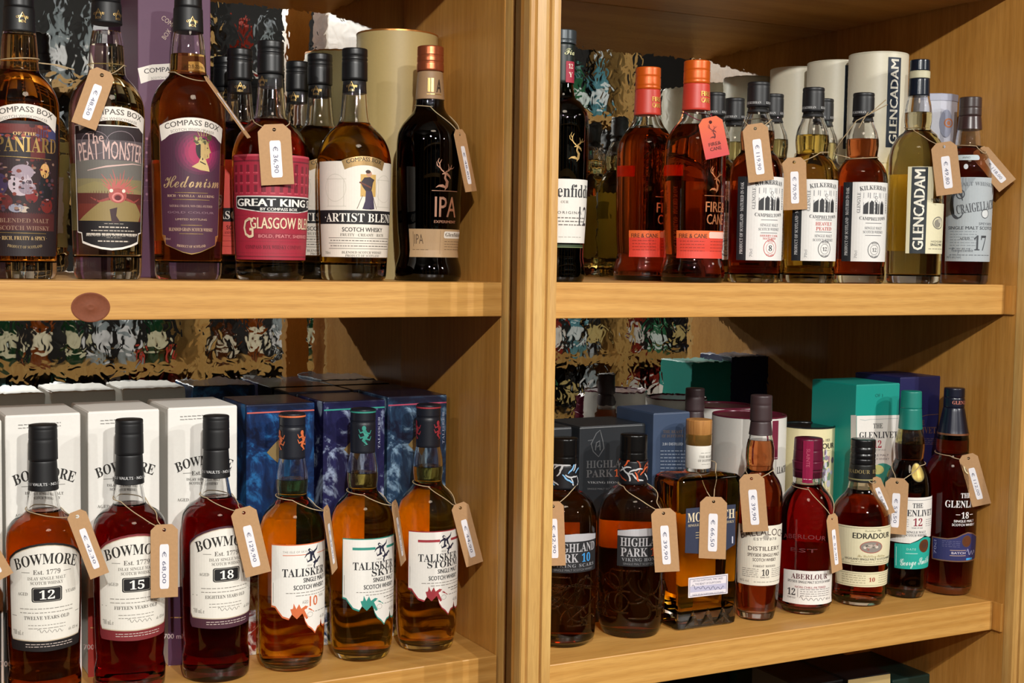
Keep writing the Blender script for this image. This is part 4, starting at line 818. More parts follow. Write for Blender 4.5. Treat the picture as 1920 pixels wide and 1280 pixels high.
def kilk(lab, cx, Y, k, y0, liq, var, grp=None, art=True):
    f = lambda y: 527 + (y - 527) * k + y0; X = lambda x: cx + (x - 1616) * k
    b = Bottle(lab, 'R', 1, cx, Y, [(f(y), h * k) for y, h in KK], [('cork_cap', f(175), f(219), 19.5 * k, 20 * k, '#16171a', .45, 0, ((f(182), .5),)), ('neck_sleeve', f(219), f(229), 16.5 * k, 20 * k, '#16171a', .5, 0, ())], f(262), liq, base=.012, yref=300, group=grp)
    a = Art(); a.T('KILKERRAN', X(1606), f(210), 4.2 * k, 30 * k, '#b8b8b8', 'serif', .01); a.T('KILKERRAN', X(1645), f(210), 4.2 * k, 30 * k, '#b8b8b8', 'serif', .01); a.make('lettering', b.pos(f(210), .0002, 20.2 * k), b.root)
    lb = Art(); lb.rect(X(1582), X(1601), f(341), f(490), '#1f2227', .3); lb.rect(X(1601), X(1684), f(341), f(490), '#dcdad6', .3)
    a = Art(); C = X(1643); cc = '#3c3c40'
    a.T('KILKERRAN', C, f(354), 8 * k, 58 * k, cc, 'serif', -.003, 3 * k); a.T('CAMPBELTOWN', C, f(408), 6 * k, 56 * k, cc, 'serif', -.002, -2 * k)
    a.T('GLENGYLE', X(1613), f(380), 6 * k, 38 * k, '#6a6a6c', 'serif', rot=90); a.T('DISTILLERS', X(1674), f(380), 6 * k, 38 * k, '#6a6a6c', 'serif', rot=-90)
    for q in range(4):                            # engraved mill seen through four bars
        x = X(1621 + q * 11.4); a.rect(x, x + 9.4 * k, f(361), f(401), '#8d8d90', .5, 10); a.poly([(x, f(401)), (x, f(386 - (q % 3) * 5)), (x + 4 * k, f(381 - q % 2 * 6)), (x + 9.4 * k, f(378 + q * 2)), (x + 9.4 * k, f(401))], '#222226', .7, 30)
        a.poly([(x, f(371)), (x + 5 * k, f(374)), (x + 9.4 * k, f(369)), (x + 9.4 * k, f(377)), (x, f(379))], '#e0dedb', .65, 30)
    a.rect(X(1641), X(1650), f(364), f(400), '#e4e2df', .8, 20); 
    for q in range(5): a.ring(X(1645.5), f(370 + q * 7), 3.4 * k, 3 * k, .8, '#3a3a3e', 1.0, 10)
    a.T('PRODUCT OF SCOTLAND · MATURED IN OAK', X(1591.5), f(415), 6.2 * k, 128 * k, '#d0d0d0', 'serif', .01, rot=90)
    red = '#b8433c'; L1 = lambda y: a.line([(C - 17 * k, f(y)), (C + 17 * k, f(y))], 1, '#55555a')
    if var == 'heavy': L1(410 + 5); a.T('HEAVILY', C, f(422), 6.5 * k, 34 * k, red, 'serif', .008); a.T('PEATED', C, f(431), 6.5 * k, 32 * k, red, 'serif', .008); L1(437); yy = 444
    else: L1(418); yy = 427
    a.T('SINGLE MALT', C, f(yy), 5 * k, 36 * k, '#77777a', 'serif'); a.T('SCOTCH WHISKY', C, f(yy + 7.5), 5 * k, 42 * k, '#77777a', 'serif')
    if var != 'heavy': L1(441)
    if var == '8': a.T('SHERRY CASK', C, f(446), 3.6 * k, 36 * k, red, 'serif'); a.T('MATURED', C, f(451), 3.6 * k, 26 * k, red, 'serif')
    rc = red if var == '8' else '#3c3c40'; a.ring(C + 2, f(468), 13.5 * k, 15.5 * k, 1.2, rc, .6); a.ring(C + 2, f(468), 8.5 * k, 9.5 * k, .7, rc, .6)
    a.T('YEARS', C + 2, f(479.5), 3.4 * k, 15 * k, rc, 'serif', 0, -1.5); a.T('AGED', C + 2, f(456.5), 3.4 * k, 13 * k, rc, 'serif', 0, 1.5)
    a.T({'8': '8', 'heavy': '12', '12': '12'}[var], C + 2, f(468), (10 if var == '8' else 7) * k, (7 if var == '8' else 9) * k, '#26262a', 'serif', .01); a.T('70cl', X(1610), f(477), 5 * k, 14 * k, '#88888c', rot=90)
    b.label(lb, a, f(400)); return b
B8 = kilk('dark red black-capped bottle whose white label bears an 8 in a red circle', 1419, .052, 1.057, 0, 'dark', '8')
B9 = kilk('golden black-capped bottle with two words in red on its white label', 1522, .050, 1.028, 0, 'amber', 'heavy')
B10 = kilk('dark red black-capped bottle whose white label bears a 12 in a black circle', 1616, .050, 1.0, 0, 'dark', '12')
kilk('black-capped bottle directly behind the one with the 8 in a red circle', 1338, .145, .99, -4, 'gold', 'heavy', 'black-capped bottles of the second row')
kilk('black-capped bottle directly behind the one with two words in red', 1447, .142, .985, -3, 'gold', 'heavy', 'black-capped bottles of the second row')
kilk('black-capped bottle against the mirror, lowest cap of its row', 1375, .235, .955, -6, 'gold', '12', 'black-capped bottles of the second row')
kilk('black-capped bottle directly behind the one with the 12 in a black circle', 1541, .142, .96, -3, 'gold', '12', 'black-capped bottles of the second row')
GC = [(170, 18.5), (184, 20), (198, 23), (212, 24.5), (228, 24.5), (240, 23), (246, 24), (254, 33), (266, 42), (280, 48), (298, 50.5), (340, 51), (440, 50.5), (508, 50)]
b = Bottle('pale whisky bottle with a dark band lettered upwards on its cream label', 'R', 1, 1719, .050, GC, [('screw_cap', 113, 134, 18, 18.5, '#131c2a', .22, 0, ()), ('paper_band', 134, 148, 19, 19, '#c9c4a4', .5, 0, ()), ('neck_sleeve', 148, 181, 18.5, 19.5, '#131c2a', .22, 0, ())], 212, 'gold', base=.012, yref=300)
lb = Art(); lb.rect(1704, 1800, 380, 475, '#ddd6b4', .3); lb.rect(1704, 1752, 312, 475, '#ddd6b4', .3); a = Art(); a.rect(1711, 1740, 313, 475, '#1d2429', .6); a.T('GLENCADAM', 1725.5, 393, 19, 150, '#efeada', 'sans', .035, rot=90)
a.T('SINGLE', 1768, 374, 6, 40, '#6a675a', 'serif'); a.ring(1768, 417, 15, 12, 2, '#77736a'); a.blob(1766, 418, 9, 8, '#8a867a', .7); a.blob(1772, 412, 5, 5, '#b8b2a0', .9); a.T('HIGHLAND', 1768, 452, 4, 34, '#6a675a'); a.T('SINGLE MALT', 1768, 458, 4.6, 36, '#3a3a38', 'sans', .02); a.small(1746, 1790, 466, 1, '#77736a')
b.label(lb, a, 400); B11 = b
CG = [(236, 19), (246, 22), (262, 24), (272, 25), (278, 27), (286, 34), (296, 40), (310, 44), (330, 45.5), (440, 44.5), (495, 43.5), (508, 43)]
b = Bottle('brown-capped bottle with an engraved blue-grey label beside the cabinet wall', 'R', 1, 1816, .043, CG, [('cork_cap', 183, 218, 20, 20.5, '#3b2c2a', .35, 0, ((204, .4),)), ('neck_sleeve', 218, 244, 20, 22.5, '#3a2626', .3, 0, ())], 276, 'mahogany', base=.014, yref=300)
lb = Art(); lb.rect(1774, 1886, 332, 490, '#a9b1b6', .3); a = Art(); c2 = '#45494f'
a.poly([(1776, 333), (1830, 333), (1812, 360), (1776, 380)], '#8e979d', .4, 8); a.T('CRAIGELLACHIE', 1843, 386, 17, 92, c2, 'serif', .003, 0, rot=9); a.T('C', 1797, 385, 50, 26, c2, 'serif', -.004, rot=4); a.ring(1804, 364, 8, 9, 2, c2)
a.T('MALT WHISKY', 1834, 347, 7, 74, '#6a7076', 'serif', 0, 3); a.T('SPEYSIDE', 1856, 419, 4.5, 34, '#5a5f66'); a.T('SINGLE MALT SCOTCH', 1830, 427, 6, 96, c2, 'sans', .03)
for q in range(6): a.small(1786, 1836, 434 + q * 5.2, .9, '#6f767c', seed=q)
a.blob(1852, 400, 9, 9, '#d0d4d6', .7); a.ring(1852, 400, 9, 9, 1.4, '#4a4f55'); a.T('17', 1844, 455, 28, 26, '#3a3e44', 'serif', -.01); a.T('AGED', 1814, 447, 4, 18, c2, 'serif'); a.small(1786, 1872, 478, 1.2, '#5a5f66'); a.T('46% alc./vol.', 1794, 482, 4.6, 30, '#5a5f66'); a.small(1784, 1826, 466, 1, '#5a5f66'); a.T('Craigellachie', 1810, 468, 8, 40, '#5a5f66', 'script')
b.label(lb, a, 400); a = Art(); a.poly(RR(1792, 1836, 290, 300, 4), '#b8c4c8', .4); a.T('ANNO', 1812, 295, 4, 14, '#55605f'); a.make('label', b.pos(300), b.root)
a = Art(); a.blob(1812, 312, 4, 5, '#c8ccd0', .4); a.make('lettering', b.pos(312), b.root); B12 = b

# ------------------------------------------------------------------ lower shelf of the left bookcase
BM = [(910, 22), (925, 25), (945, 28.5), (955, 31), (962, 38), (969, 50), (978, 59), (990, 65), (1008, 67), (1060, 67), (1160, 65.5), (1225, 63.5), (1243, 62), (1256, 64), (1268, 66)]
def bowmore(lab, cx, k, ytop, dx, num, word, band, liq, ref):
    f = lambda y: ytop + (y - 795) * k
    b = Bottle(lab, 'L', 2, cx, .087, [(f(y), h * k) for y, h in BM], [('cork_cap', f(795), f(861), 25.5 * k, 26.5 * k, '#121214', .5, 0, ((f(803), .3), (f(822), .35))), ('neck_sleeve', f(861), f(917), 24.5 * k, 27.5 * k, '#121214', .5, 0, ())], f(955), liq, base=.012, foot=66 * k)
    a = Art(); X = lambda x: cx + (x - 82) * k
    a.T('NO.1 VAULTS · NO.1 VAULTS', X(92), f(908), 5.5 * k, 96 * k, '#c8c8c8', 'sans', .03); a.make('lettering', b.pos(f(908), .0003, 27.6 * k), b.root)
    C = cx + dx; g = lambda y: ref + (y - 1114.5) * k; h = 74 * k
    def sh(m, top, bot, r=10):
        pts = [(C - h - m, g(bot) - r), (C - h - m, g(top) + 34)]
        for i in range(11):
            t = -1 + .2 * i; pts.append((C + (h + m) * t * .97, g(top) + 26 * t * t * (1 if abs(t) < .95 else 1.1)))
        pts += [(C + h + m, g(top) + 34), (C + h + m, g(bot) - r), (C + h + m - 4, g(bot) - 2), (C, g(bot)), (C - h - m + 4, g(bot) - 2)]
        return pts
    lb = Art(); lb.poly(sh(3.5, 1018, 1222), band, .2); lb.poly(sh(1, 1021, 1202), M, .0) if False else None
    lb.poly(sh(1.2, 1022, 1203), '#c9b9a0', .4); lb.poly(sh(0, 1023.5, 1201), '#e6e2d8', .6)
    a = Art(); T = lambda t, y, hh, w=None, c='#2a2724', fn='serif', **q: a.T(t, C + q.pop('o', 0) * k, g(y), hh * k, w * k if w else None, c, fn, **q)
    T('BOWMORE', 1060, 20, 122, arc=13 * k); T('Est. 1779', 1072, 9, 48, '#5f5a54'); a.line([(C - 46 * k, g(1073)), (C - 30 * k, g(1073))], 1, '#77726a'); a.line([(C + 30 * k, g(1073)), (C + 46 * k, g(1073))], 1, '#77726a')
    T('ISLAY SINGLE MALT', 1084, 6, 68, '#77726a'); T('SCOTCH WHISKY', 1092.5, 6, 58, '#77726a')
    a.poly(RR(C - 27 * k, C + 27 * k, g(1100.5), g(1128.5), 4), '#1a191b', .8); a.poly(RR(C - 25 * k, C + 25 * k, g(1102), g(1127), 3), '#a8a49a', .9); a.poly(RR(C - 24 * k, C + 24 * k, g(1103), g(1126), 3), '#1a191b', 1.0)
    T(num, 1114.5, 17, 27, '#f2f0ea', bold=.01, lift=1.3); T('AGED', 1113, 6, 20, '#77726a', o=-44); T('YEARS', 1113, 6, 24, '#77726a', o=46)
    for q in range(2): a.small(C - 50 * k, C + 50 * k, g(1141 + 7.5 * q), 1.4, '#8a857c', 1.0, q)
    T(word, 1158, 6.5, 84, '#5f5a54'); a.line([(C - 70 * k, g(1155)), (C - 58 * k, g(1155))], 1, '#77726a'); a.line([(C + 58 * k, g(1155)), (C + 70 * k, g(1155))], 1, '#77726a')
    a.small(C - 34 * k, C + 34 * k, g(1172), 1.2, '#8a857c'); a.small(C - 34 * k, C + 34 * k, g(1178), 1.2, '#8a857c'); a.sign(C + 6 * k, g(1184), 46 * k, 8 * k, '#77726a')
    T('700 mL e', 1186, 9, 24, '#8a857c', o=-56); T('alc. 43% vol', 1185, 6, 26, '#8a857c', o=54)
    a.small(C - 40 * k, C + 50 * k, g(1208), 1.3, '#c8b8b0', 1.0); a.small(C - 40 * k, C + 50 * k, g(1212.5), 1.3, '#c8b8b0', 1.0)
    b.label(lb, a, g(1100)); return b
B13 = bowmore('amber bottle with a white label bearing the number 12, left of the ruby bottles', 82, 1.0, 795, 5, '12', 'TWELVE YEARS OLD', '#1c1a1b', 'tawny', 1114.5)
B14 = bowmore('ruby bottle whose white label has a crimson lower border', 243, .985, 785, 13, '15', 'FIFTEEN YEARS OLD', '#7d2b30', 'ruby', 1096.5)
B15 = bowmore('ruby bottle whose white label has a plum lower border', 405, .945, 778, 20, '18', 'EIGHTEEN YEARS OLD', '#4a2836', 'ruby', 1078)
TK = [(845, 21), (858, 24), (872, 27), (890, 29.5), (908, 29.5), (922, 28), (930, 28.5), (938, 33), (950, 44), (962, 52), (978, 58.5), (996, 62), (1040, 62.5), (1150, 62), (1215, 60.5), (1232, 58)]
def talisker(lab, cx, k, ytop, yt, col, kind, liq):
    f = lambda y: ytop + (y - 773) * k
    b = Bottle(lab, 'L', 2, cx, .083, [(f(y), h * k) for y, h in TK], [('cork_cap', f(773), f(796), 24 * k, 24.5 * k, '#181b24', .35, 0, ()), ('neck_sleeve', f(796), f(858), 24.5 * k, 24 * k, '#181b24', .4, 0, ((f(799), .6),))], f(897), liq, base=.008, foot=55 * k)
    a = Art(); a.rect(cx - 80, cx + 80, f(780), f(783), col, .4); a.make('cap_stripe', b.pos(f(780), .0001, 24.6 * k), b.root)
    a = Art(); 
    for dx in ((-26, 22) if kind != 'skye' else (4,)):   # a rampant sea lion on the sleeve
        x, y = cx + dx, f(826); q = k
        a.blob(x - 2, y - 14 * q, 4 * q, 5 * q, col, .4, 10); a.line([(x - 2, y - 10 * q), (x + 3 * q, y), (x - 3 * q, y + 10 * q), (x + 4 * q, y + 18 * q), (x - 2 * q, y + 19 * q)], [7 * q, 9 * q, 6 * q, 3 * q, 1], col, .4)
        for s_, yy in ((-1, -8), (1, -6), (-1, 2), (1, 6)): a.line([(x, y + yy * q), (x + s_ * 9 * q, y + (yy + 3) * q), (x + s_ * 12 * q, y + (yy - 4) * q)], [3.5 * q, 3 * q, 1], col, .5)
    a.make('lettering', b.pos(f(826), .0002, 24.6 * k), b.root)
    C = cx + 18 * k; g = lambda d: yt + d * k; x = lambda d: C + d * k
    lo = [(-56, 113), (-48, 114), (-42, 122), (-34, 132), (-22, 136), (-17, 128), (-15, 116), (-12, 127), (-6, 134), (2, 124), (5, 131), (8, 142), (14, 152), (22, 158), (30, 167), (36, 158), (44, 156), (47, 145), (50, 156), (58, 160), (66, 158), (68, 150)]
    up_ = [(68, 0), (-56, 0)]
    lb = Art(); lb.poly([(x(px - (1 if px < 0 else 0)), g(py + 3.2)) for px, py in lo] + [(x(68), g(-2)), (x(-57), g(-2))], col, .2); lb.poly([(x(px), g(py)) for px, py in lo] + [(x(px), g(py)) for px, py in up_], '#e6e3dc', .45)
    a = Art(); dk = '#2a2a2c'
    a.poly([(x(-20), g(119)), (x(-17), g(129)), (x(-8), g(138)), (x(2), g(128)), (x(10), g(140)), (x(14), g(138)), (x(6), g(122)), (x(14), g(116)), (x(8), g(114)), (x(0), g(119)), (x(-4), g(110)), (x(-9), g(119)), (x(-14), g(108)), (x(-15), g(118))], col, .7, 60)
    a.line([(x(8), g(118)), (x(18), g(122)), (x(27), g(128))], [3, 2.5, 1], col, .8)
    # leaping sea creature emblem
    ex, ey = x(24), g(22); nv = '#1e2036'; a.line([(ex - 10 * k, ey - 14 * k), (ex - 3 * k, ey - 6 * k), (ex - 2 * k, ey + 4 * k), (ex + 5 * k, ey + 12 * k), (ex + 12 * k, ey + 12 * k)], [4, 9, 12, 8, 2], nv, .9)
    for p in (((-4, -8), (-14, -4), (-18, 2)), ((0, -6), (8, -12), (11, -19)), ((-2, 6), (-12, 10), (-14, 4)), ((6, 10), (2, 20), (6, 26)), ((10, 10), (17, 4), (19, 8))): a.line([(ex + q[0] * k, ey + q[1] * k) for q in p], [4.5, 3, .6], nv, 1.0)
    if kind == 'ten': a.line([(x(-34), g(18)), (x(12), g(18))], 1.2, col); a.line([(x(34), g(18)), (x(64), g(18))], 1.2, col); a.T('THE ISLE OF SKYE', x(-11), g(12), 3.6 * k, 46 * k, '#99948c', sp=1.1)
    else: a.rect(x(-36), x(8), g(15), g(20), col, .6); a.rect(x(34), x(64), g(15), g(20), col, .6)
    a.T('1830', x(16), g(39), 3.5, 10, '#88837c'); a.T('TALISKER', x(10), g(51), 15 * k, 90 * k, dk, 'serif', .002)
    r = 57 * k; y = 66
    if kind != 'ten': w_ = 56 if kind == 'skye' else 74; a.T(kind.upper(), C + r - w_ * k / 2, g(65), 13 * k, w_ * k, dk, 'serif', .002, rot=0); y = 79
    a.T('SINGLE MALT', C + r - 27 * k, g(y), 8.5 * k, 52 * k, dk, 'sans', .04); a.T('SCOTCH WHISKY', C + r - 36 * k, g(y + 13), 8.5 * k, 70 * k, dk, 'sans', .04)
    a.small(x(-28), x(64), g(y + 23), 1.3, '#88837c'); a.small(x(-10), x(64), g(y + 28.5), 1.3, '#88837c')
    if kind == 'ten': a.T('10', x(26), g(107), 19 * k, 18 * k, col, 'sans', .02); a.T('AGED', x(8), g(107), 6, 12, '#88837c'); a.T('YEARS', x(46), g(100), 5, 14, '#88837c')
    else: a.small(x(28), x(64), g(115), 1.6, '#77726a'); a.small(x(36), x(64), g(120), 1.4, '#77726a')
    a.small(x(30), x(60), g(128), 1.3, '#88837c'); a.T('45.8%', x(52), g(141), 6 * k, 18 * k, '#88837c'); a.rect(x(-53), x(-52), g(70), g(108), '#99948c', .6)
    a.ring(x(18), g(132), 6 * k, 5 * k, .8, '#a8a39a'); b.label(lb, a, g(60)); return b
B16 = talisker('amber bottle with a jagged white label edged orange and an orange 10', 547, 1.0, 773, 1023, '#cf6a3c', 'ten', 'orange')
B17 = talisker('amber bottle with a jagged white label edged teal and a teal sleeve emblem', 679, .965, 765, 1012, '#2f8a7c', 'skye', 'orange')
B18 = talisker('amber bottle with a jagged white label edged dark red beside the cabinet wall', 801, .935, 757, 998, '#9c2f38', 'storm', 'orange')
B0 = bowmore('dark bottle cut off by the left edge, only its price tag reaching into view', -78, 1.02, 805, -4, '10', 'TEN YEARS OLD', '#1c1a1b', 'dark', 1133)

# ------------------------------------------------------------------ lower shelf of the right bookcase
HP = [(900, 24), (907, 27), (914, 38), (922, 48), (934, 56), (950, 61), (972, 63), (1100, 63.5), (1150, 63), (1172, 62)]
def emboss(b, y0, y1, col='#3a2c14', seed=0):
    """raised interlaced vines cast in the glass"""
    rg = random.Random(seed); vs, fs = [], []; g = b.glass.data.materials[0]; pf = b.pos(1100); cx = b.sp.cx; first = None; n = 0
    me = bpy.data.meshes.new('relief'); bm = bmesh.new()
    for k in range(34):
        x = cx + rg.uniform(-80, 80); y = rg.uniform(y0 + 12, y1 - 8); an = rg.uniform(0, 6.28); cv = rg.uniform(-.35, .35); pts = []
        for i in range(13):
            pts.append((x, min(max(y, y0), y1))); x += 6.5 * math.cos(an); y += 6.5 * math.sin(an); an += cv
        t = tube('t', [pf(px, py, 0) for px, py in pts], .0011, g, 6); bm.from_mesh(t); bpy.data.meshes.remove(t)
    bm.to_mesh(me); bm.free(); me.materials.append(g); me.polygons.foreach_set('use_smooth', [True] * len(me.polygons))
    o = mobj('relief_pattern', me, b.root, 'raised vine pattern in the glass'); o['kind'] = 'stuff'
def highland(lab, cx, k, y0, num, colr, yb):
    f = lambda y: y0 + (y - 813) * k
    b = Bottle(lab, 'R', 2, cx, .045 + .037 * k / 1.0 + .008, [(f(y), h * k) for y, h in HP], [('screw_cap', f(813), f(861), 25.5 * k, 26 * k, '#0c0c0d', .22, 0, ((f(846), .5),)), ('neck_sleeve', f(861), f(904), 25 * k, 26.5 * k, '#14151a', .4, 0, ())], f(893), 'vine', base=.008, foot=56 * k, gcol='#f6f0dc')
    rg = random.Random(num); a = Art()
    for q in range(30):                           # painted knotwork round the neck
        x = cx + (-70 + q * 5.2) * k; y = f(rg.uniform(870, 896)); an = rg.choice([-.7, .7, .9, -.9]); c_ = rg.choice(colr + ['#b9b9bb', '#b9b9bb'])
        pts = []
        for i in range(7): pts.append((x, min(max(y, f(864)), f(901)))); x += 4.6 * k * math.cos(an); y += 4.6 * k * math.sin(an); an += rg.choice([-.3, .3])
        a.line(pts, [1.6, 2.6, 3, 3, 3, 2.6, 1.6], c_, .4 + (q % 5) * .14)
    a.make('knotwork_print', b.pos(f(880), .0002, 26.4 * k), b.root)
    C = cx + 25 * k; X = lambda d: C + d * k; lb = Art(); lb.rect(X(-52), X(52), f(994), f(1062), '#1c1c1f', .3); a = Art(); sv = M('#c4c2c6', .5, .4)
    a.poly([(X(-52), f(996)), (X(-26), f(992)), (X(0), f(990.5)), (X(26), f(992)), (X(52), f(996)), (X(52), f(1005)), (X(-52), f(1005))], '', .6, 5, sv)
    a.T('HIGHLAND', C, f(1016), 16 * k, 92 * k, '', 'serif', -.002, mat=sv); a.T('PARK', X(-20), f(1035), 16 * k, 50 * k, '', 'serif', -.002, mat=sv); a.T(str(num), X(22), f(1035), 16 * k, 20 * k, colr[0] if num == 12 else '#3a8fd0', 'serif', .008)
    a.T('VIKING HONOUR' if num == 12 else 'VIKING SCARS', C, f(1049), 6 * k, 86 * k, '#8a8a8e', 'serif', .01, sp=1.2); a.T('SINGLE MALT SCOTCH WHISKY', C, f(1057), 4 * k, 80 * k, '#77777a')
    b.label(lb, a, f(1020)); emboss(b, f(1070), f(1160), seed=num); emboss(b, f(930), f(985), seed=num + 1) if False else None
    return b
B19 = highland('black-capped bottle with blue knotwork, half hidden by the double moulding', 1055, 1.02, 820, 10, ['#2a6fb0', '#7ab0dc'], 1217)
B20 = highland('black-capped bottle with orange knotwork and vines cast in its glass', 1185, 1.0, 813, 12, ['#d0582a', '#8a3a1e'], 1199)
# square bottle
class Square:
    pass
X0, Yf, _ = hitz('R', 1269, 1184, ZS[('R', 2)]); X1 = hitz('R', 1379, 1167.5, ZS[('R', 2)])[0]
w = X1 - X0; d = .062; zs = ZS[('R', 2)]
r = thing('whisky_bottle', 'square amber bottle with a wooden stopper and navy label', 'bottle', umat('R') @ Matrix.Translation(((X0 + X1) / 2, Yf + d / 2, zs)))
B21 = Square(); B21.root = r; B21.sp = Spot('R', 2, 1313, Yf + d / 2); B21.S = B21.sp.S
zt = hitY('R', 1325, 893, Yf)[1] - zs
def sqmesh(name, prof, m, bev, subd=0):
    """square section column: prof = (half width, half depth, z)"""
    vs, fs = [], []; K = 5
    def ring(hx, hy, z):
        r_ = min(bev, hx * .9, hy * .9); out = []
        for sx, sy, a0 in ((1, 1, 0), (-1, 1, 90), (-1, -1, 180), (1, -1, 270)):
            for i in range(K):
                a = math.radians(a0 + 90 * i / (K - 1)); out.append((sx * (hx - r_) + r_ * math.cos(a), sy * (hy - r_) + r_ * math.sin(a), z))
        return out
    n = 4 * K
    for hx, hy, z in prof: vs += ring(hx, hy, z)
    for i in range(len(prof) - 1):
        for j in range(n): fs.append((i * n + j, i * n + (j + 1) % n, (i + 1) * n + (j + 1) % n, (i + 1) * n + j))
    fs.append(tuple(range(n))[::-1]); fs.append(tuple((len(prof) - 1) * n + j for j in range(n)))
    return mesh(name, vs, fs, m, None, True, 35)
hw, hd = w / 2, d / 2; g = glass(); tp = 1.055
prof = [(hw * .9, hd * .9, 0), (hw * .985, hd * .98, .0025), (hw, hd, .008), (hw * .985, hd * .985, .03), (hw * tp, hd * tp, zt - .012), (hw * tp * .985, hd * tp * .985, zt - .004), (hw * tp * .9, hd * tp * .9, zt), (hw * .5, hd * .6, zt + .0035)]
gl = mobj('glass', sqmesh('glass', prof, g, .006), r)
e = .003; wp = [(hw * .9 - e, hd * .9 - e, .022), (hw - e, hd - e, .026), (hw * tp - e - .0005, hd * tp - e, zt - .014), (hw * tp * .9 - e, hd * tp * .9 - e, zt - .006)]
mobj('whisky', sqmesh('whisky', wp, spirit(LIQ['orange'], 'orange'), .005), r)
# facets cast in the foot
rg = random.Random(2)
for k_ in range(5):
    t = -1 + k_ * .5; me = mesh('facet', [(hw * (t - .24), -hd - .0002, .004), (hw * (t + .02), -hd - .0026, .015), (hw * (t + .26), -hd - .0002, .003), (hw * (t + .02), -hd + .001, .028)], [(0, 2, 1), (0, 1, 3), (1, 2, 3), (0, 3, 2)], g) if abs(t) < .9 else None
    if me: mobj('foot_facet', me, r)
S_ = B21.sp.S; zz = lambda y: B21.sp.z(y)
for nm, y0, y1, rr, m in (('neck', 880, 820, 22.5, g), ('neck_ring', 832, 811, 24.5, M('#b98d4a', .25, .8)), ('stopper', 812, 785, 24.5, wood('stopper_wood', '#8f5c2c', '#c08a4e', 'Z', 3)), ('paper_collar', 875, 832, 23.6, M('#ddd9d0', .55))):
    a0, a1 = zz(y0) - (.006 if nm == 'neck' else 0), zz(y1); mobj(nm, lathe(nm, [(0, a0), (rr * S_ - .0006, a0), (rr * S_, a0 + .0008), (rr * S_, a1 - .001), (rr * S_ - .001, a1), (0, a1)], m, 40), r)
B21.zs = zs; B21.X0 = (X0 + X1) / 2; B21.Yf = Yf
def sqpos(x, y, l):
    X, z, _ = hitY('R', x, y, Yf - .0018); return Vector((X - B21.X0, -hd - .0022 - l * .0002, z - zs))
lb = Art(); lb.poly([(1286, 953), (1379, 945), (1378, 1020), (1348, 1040), (1316, 1038), (1284, 1036)], '#2a3046', .3, 200); lb.make('label', sqpos, r)
a = Art(); a.T('MORTLACH', 1333, 966, 17, 88, '#d9c8a8', 'serif', .004, slope=-.1); a.T('SINGLE MALT SCOTCH WHISKY', 1333, 981, 4.5, 86, '#b8a888', 'serif', slope=-.1)
for y in (998, 1003, 1008): a.line([(1304, y), (1318, y - 1)], 1.2, '#a89878')
a.line([(1373, 1005), (1373, 1018)], 2, '#c8c8d8'); a.make('lettering', sqpos, r)
lb = Art(); lb.poly([(1290.5, 1083), (1364.5, 1075), (1364, 1112), (1290, 1120.5)], '#dcd6dc', .3, 200); lb.make('label', sqpos, r, 'white lower label')
a = Art(); a.line([(1293, 1086), (1362, 1078), (1361.5, 1110), (1292.5, 1117.5), (1293, 1086)], .9, '#55506a'); a.T('AN OLD DUFFTOWN, TIME TAKES', 1327, 1086, 3.6, 56, '#55506a', slope=-.1); a.T('THE BEAST OF DUFFTOWN', 1327, 1092.5, 3.6, 48, '#55506a', slope=-.1)
a.rect(1294, 1361, 1096, 1107, '#b6b4cc', .6, 100, slope=-.11); a.sign(1327, 1101.5, 60, 9, '#3f4460', seed=3); a.T('DISTILLED IN DUFFTOWN, SCOTLAND', 1327, 1112.5, 3.4, 58, '#55506a', slope=-.1); a.make('lettering', sqpos, r)
a = Art(); a.T('THE BEAST', 1330, 852, 4.4, 30, '#8a8680', 'serif', rot=0); a.T('OF DUFFTOWN', 1330, 859, 4.4, 34, '#8a8680', 'serif'); a.small(1318, 1342, 845, 1, '#99958c'); a.small(1320, 1340, 866, 1, '#99958c')
def ncol(x, y, l):
    rr = 23.9 * S_ + l * .0002; ph = (x - 1313) * S_ / rr; dd = -B21.sp.f * math.cos(ph) + B21.sp.r * math.sin(ph); v = Matrix.Rotation(-UN['R'][0], 4, 'Z') @ Vector((dd.x * rr, dd.y * rr, 0)); return Vector((v.x, v.y, zz(y)))
a.make('lettering', ncol, r)
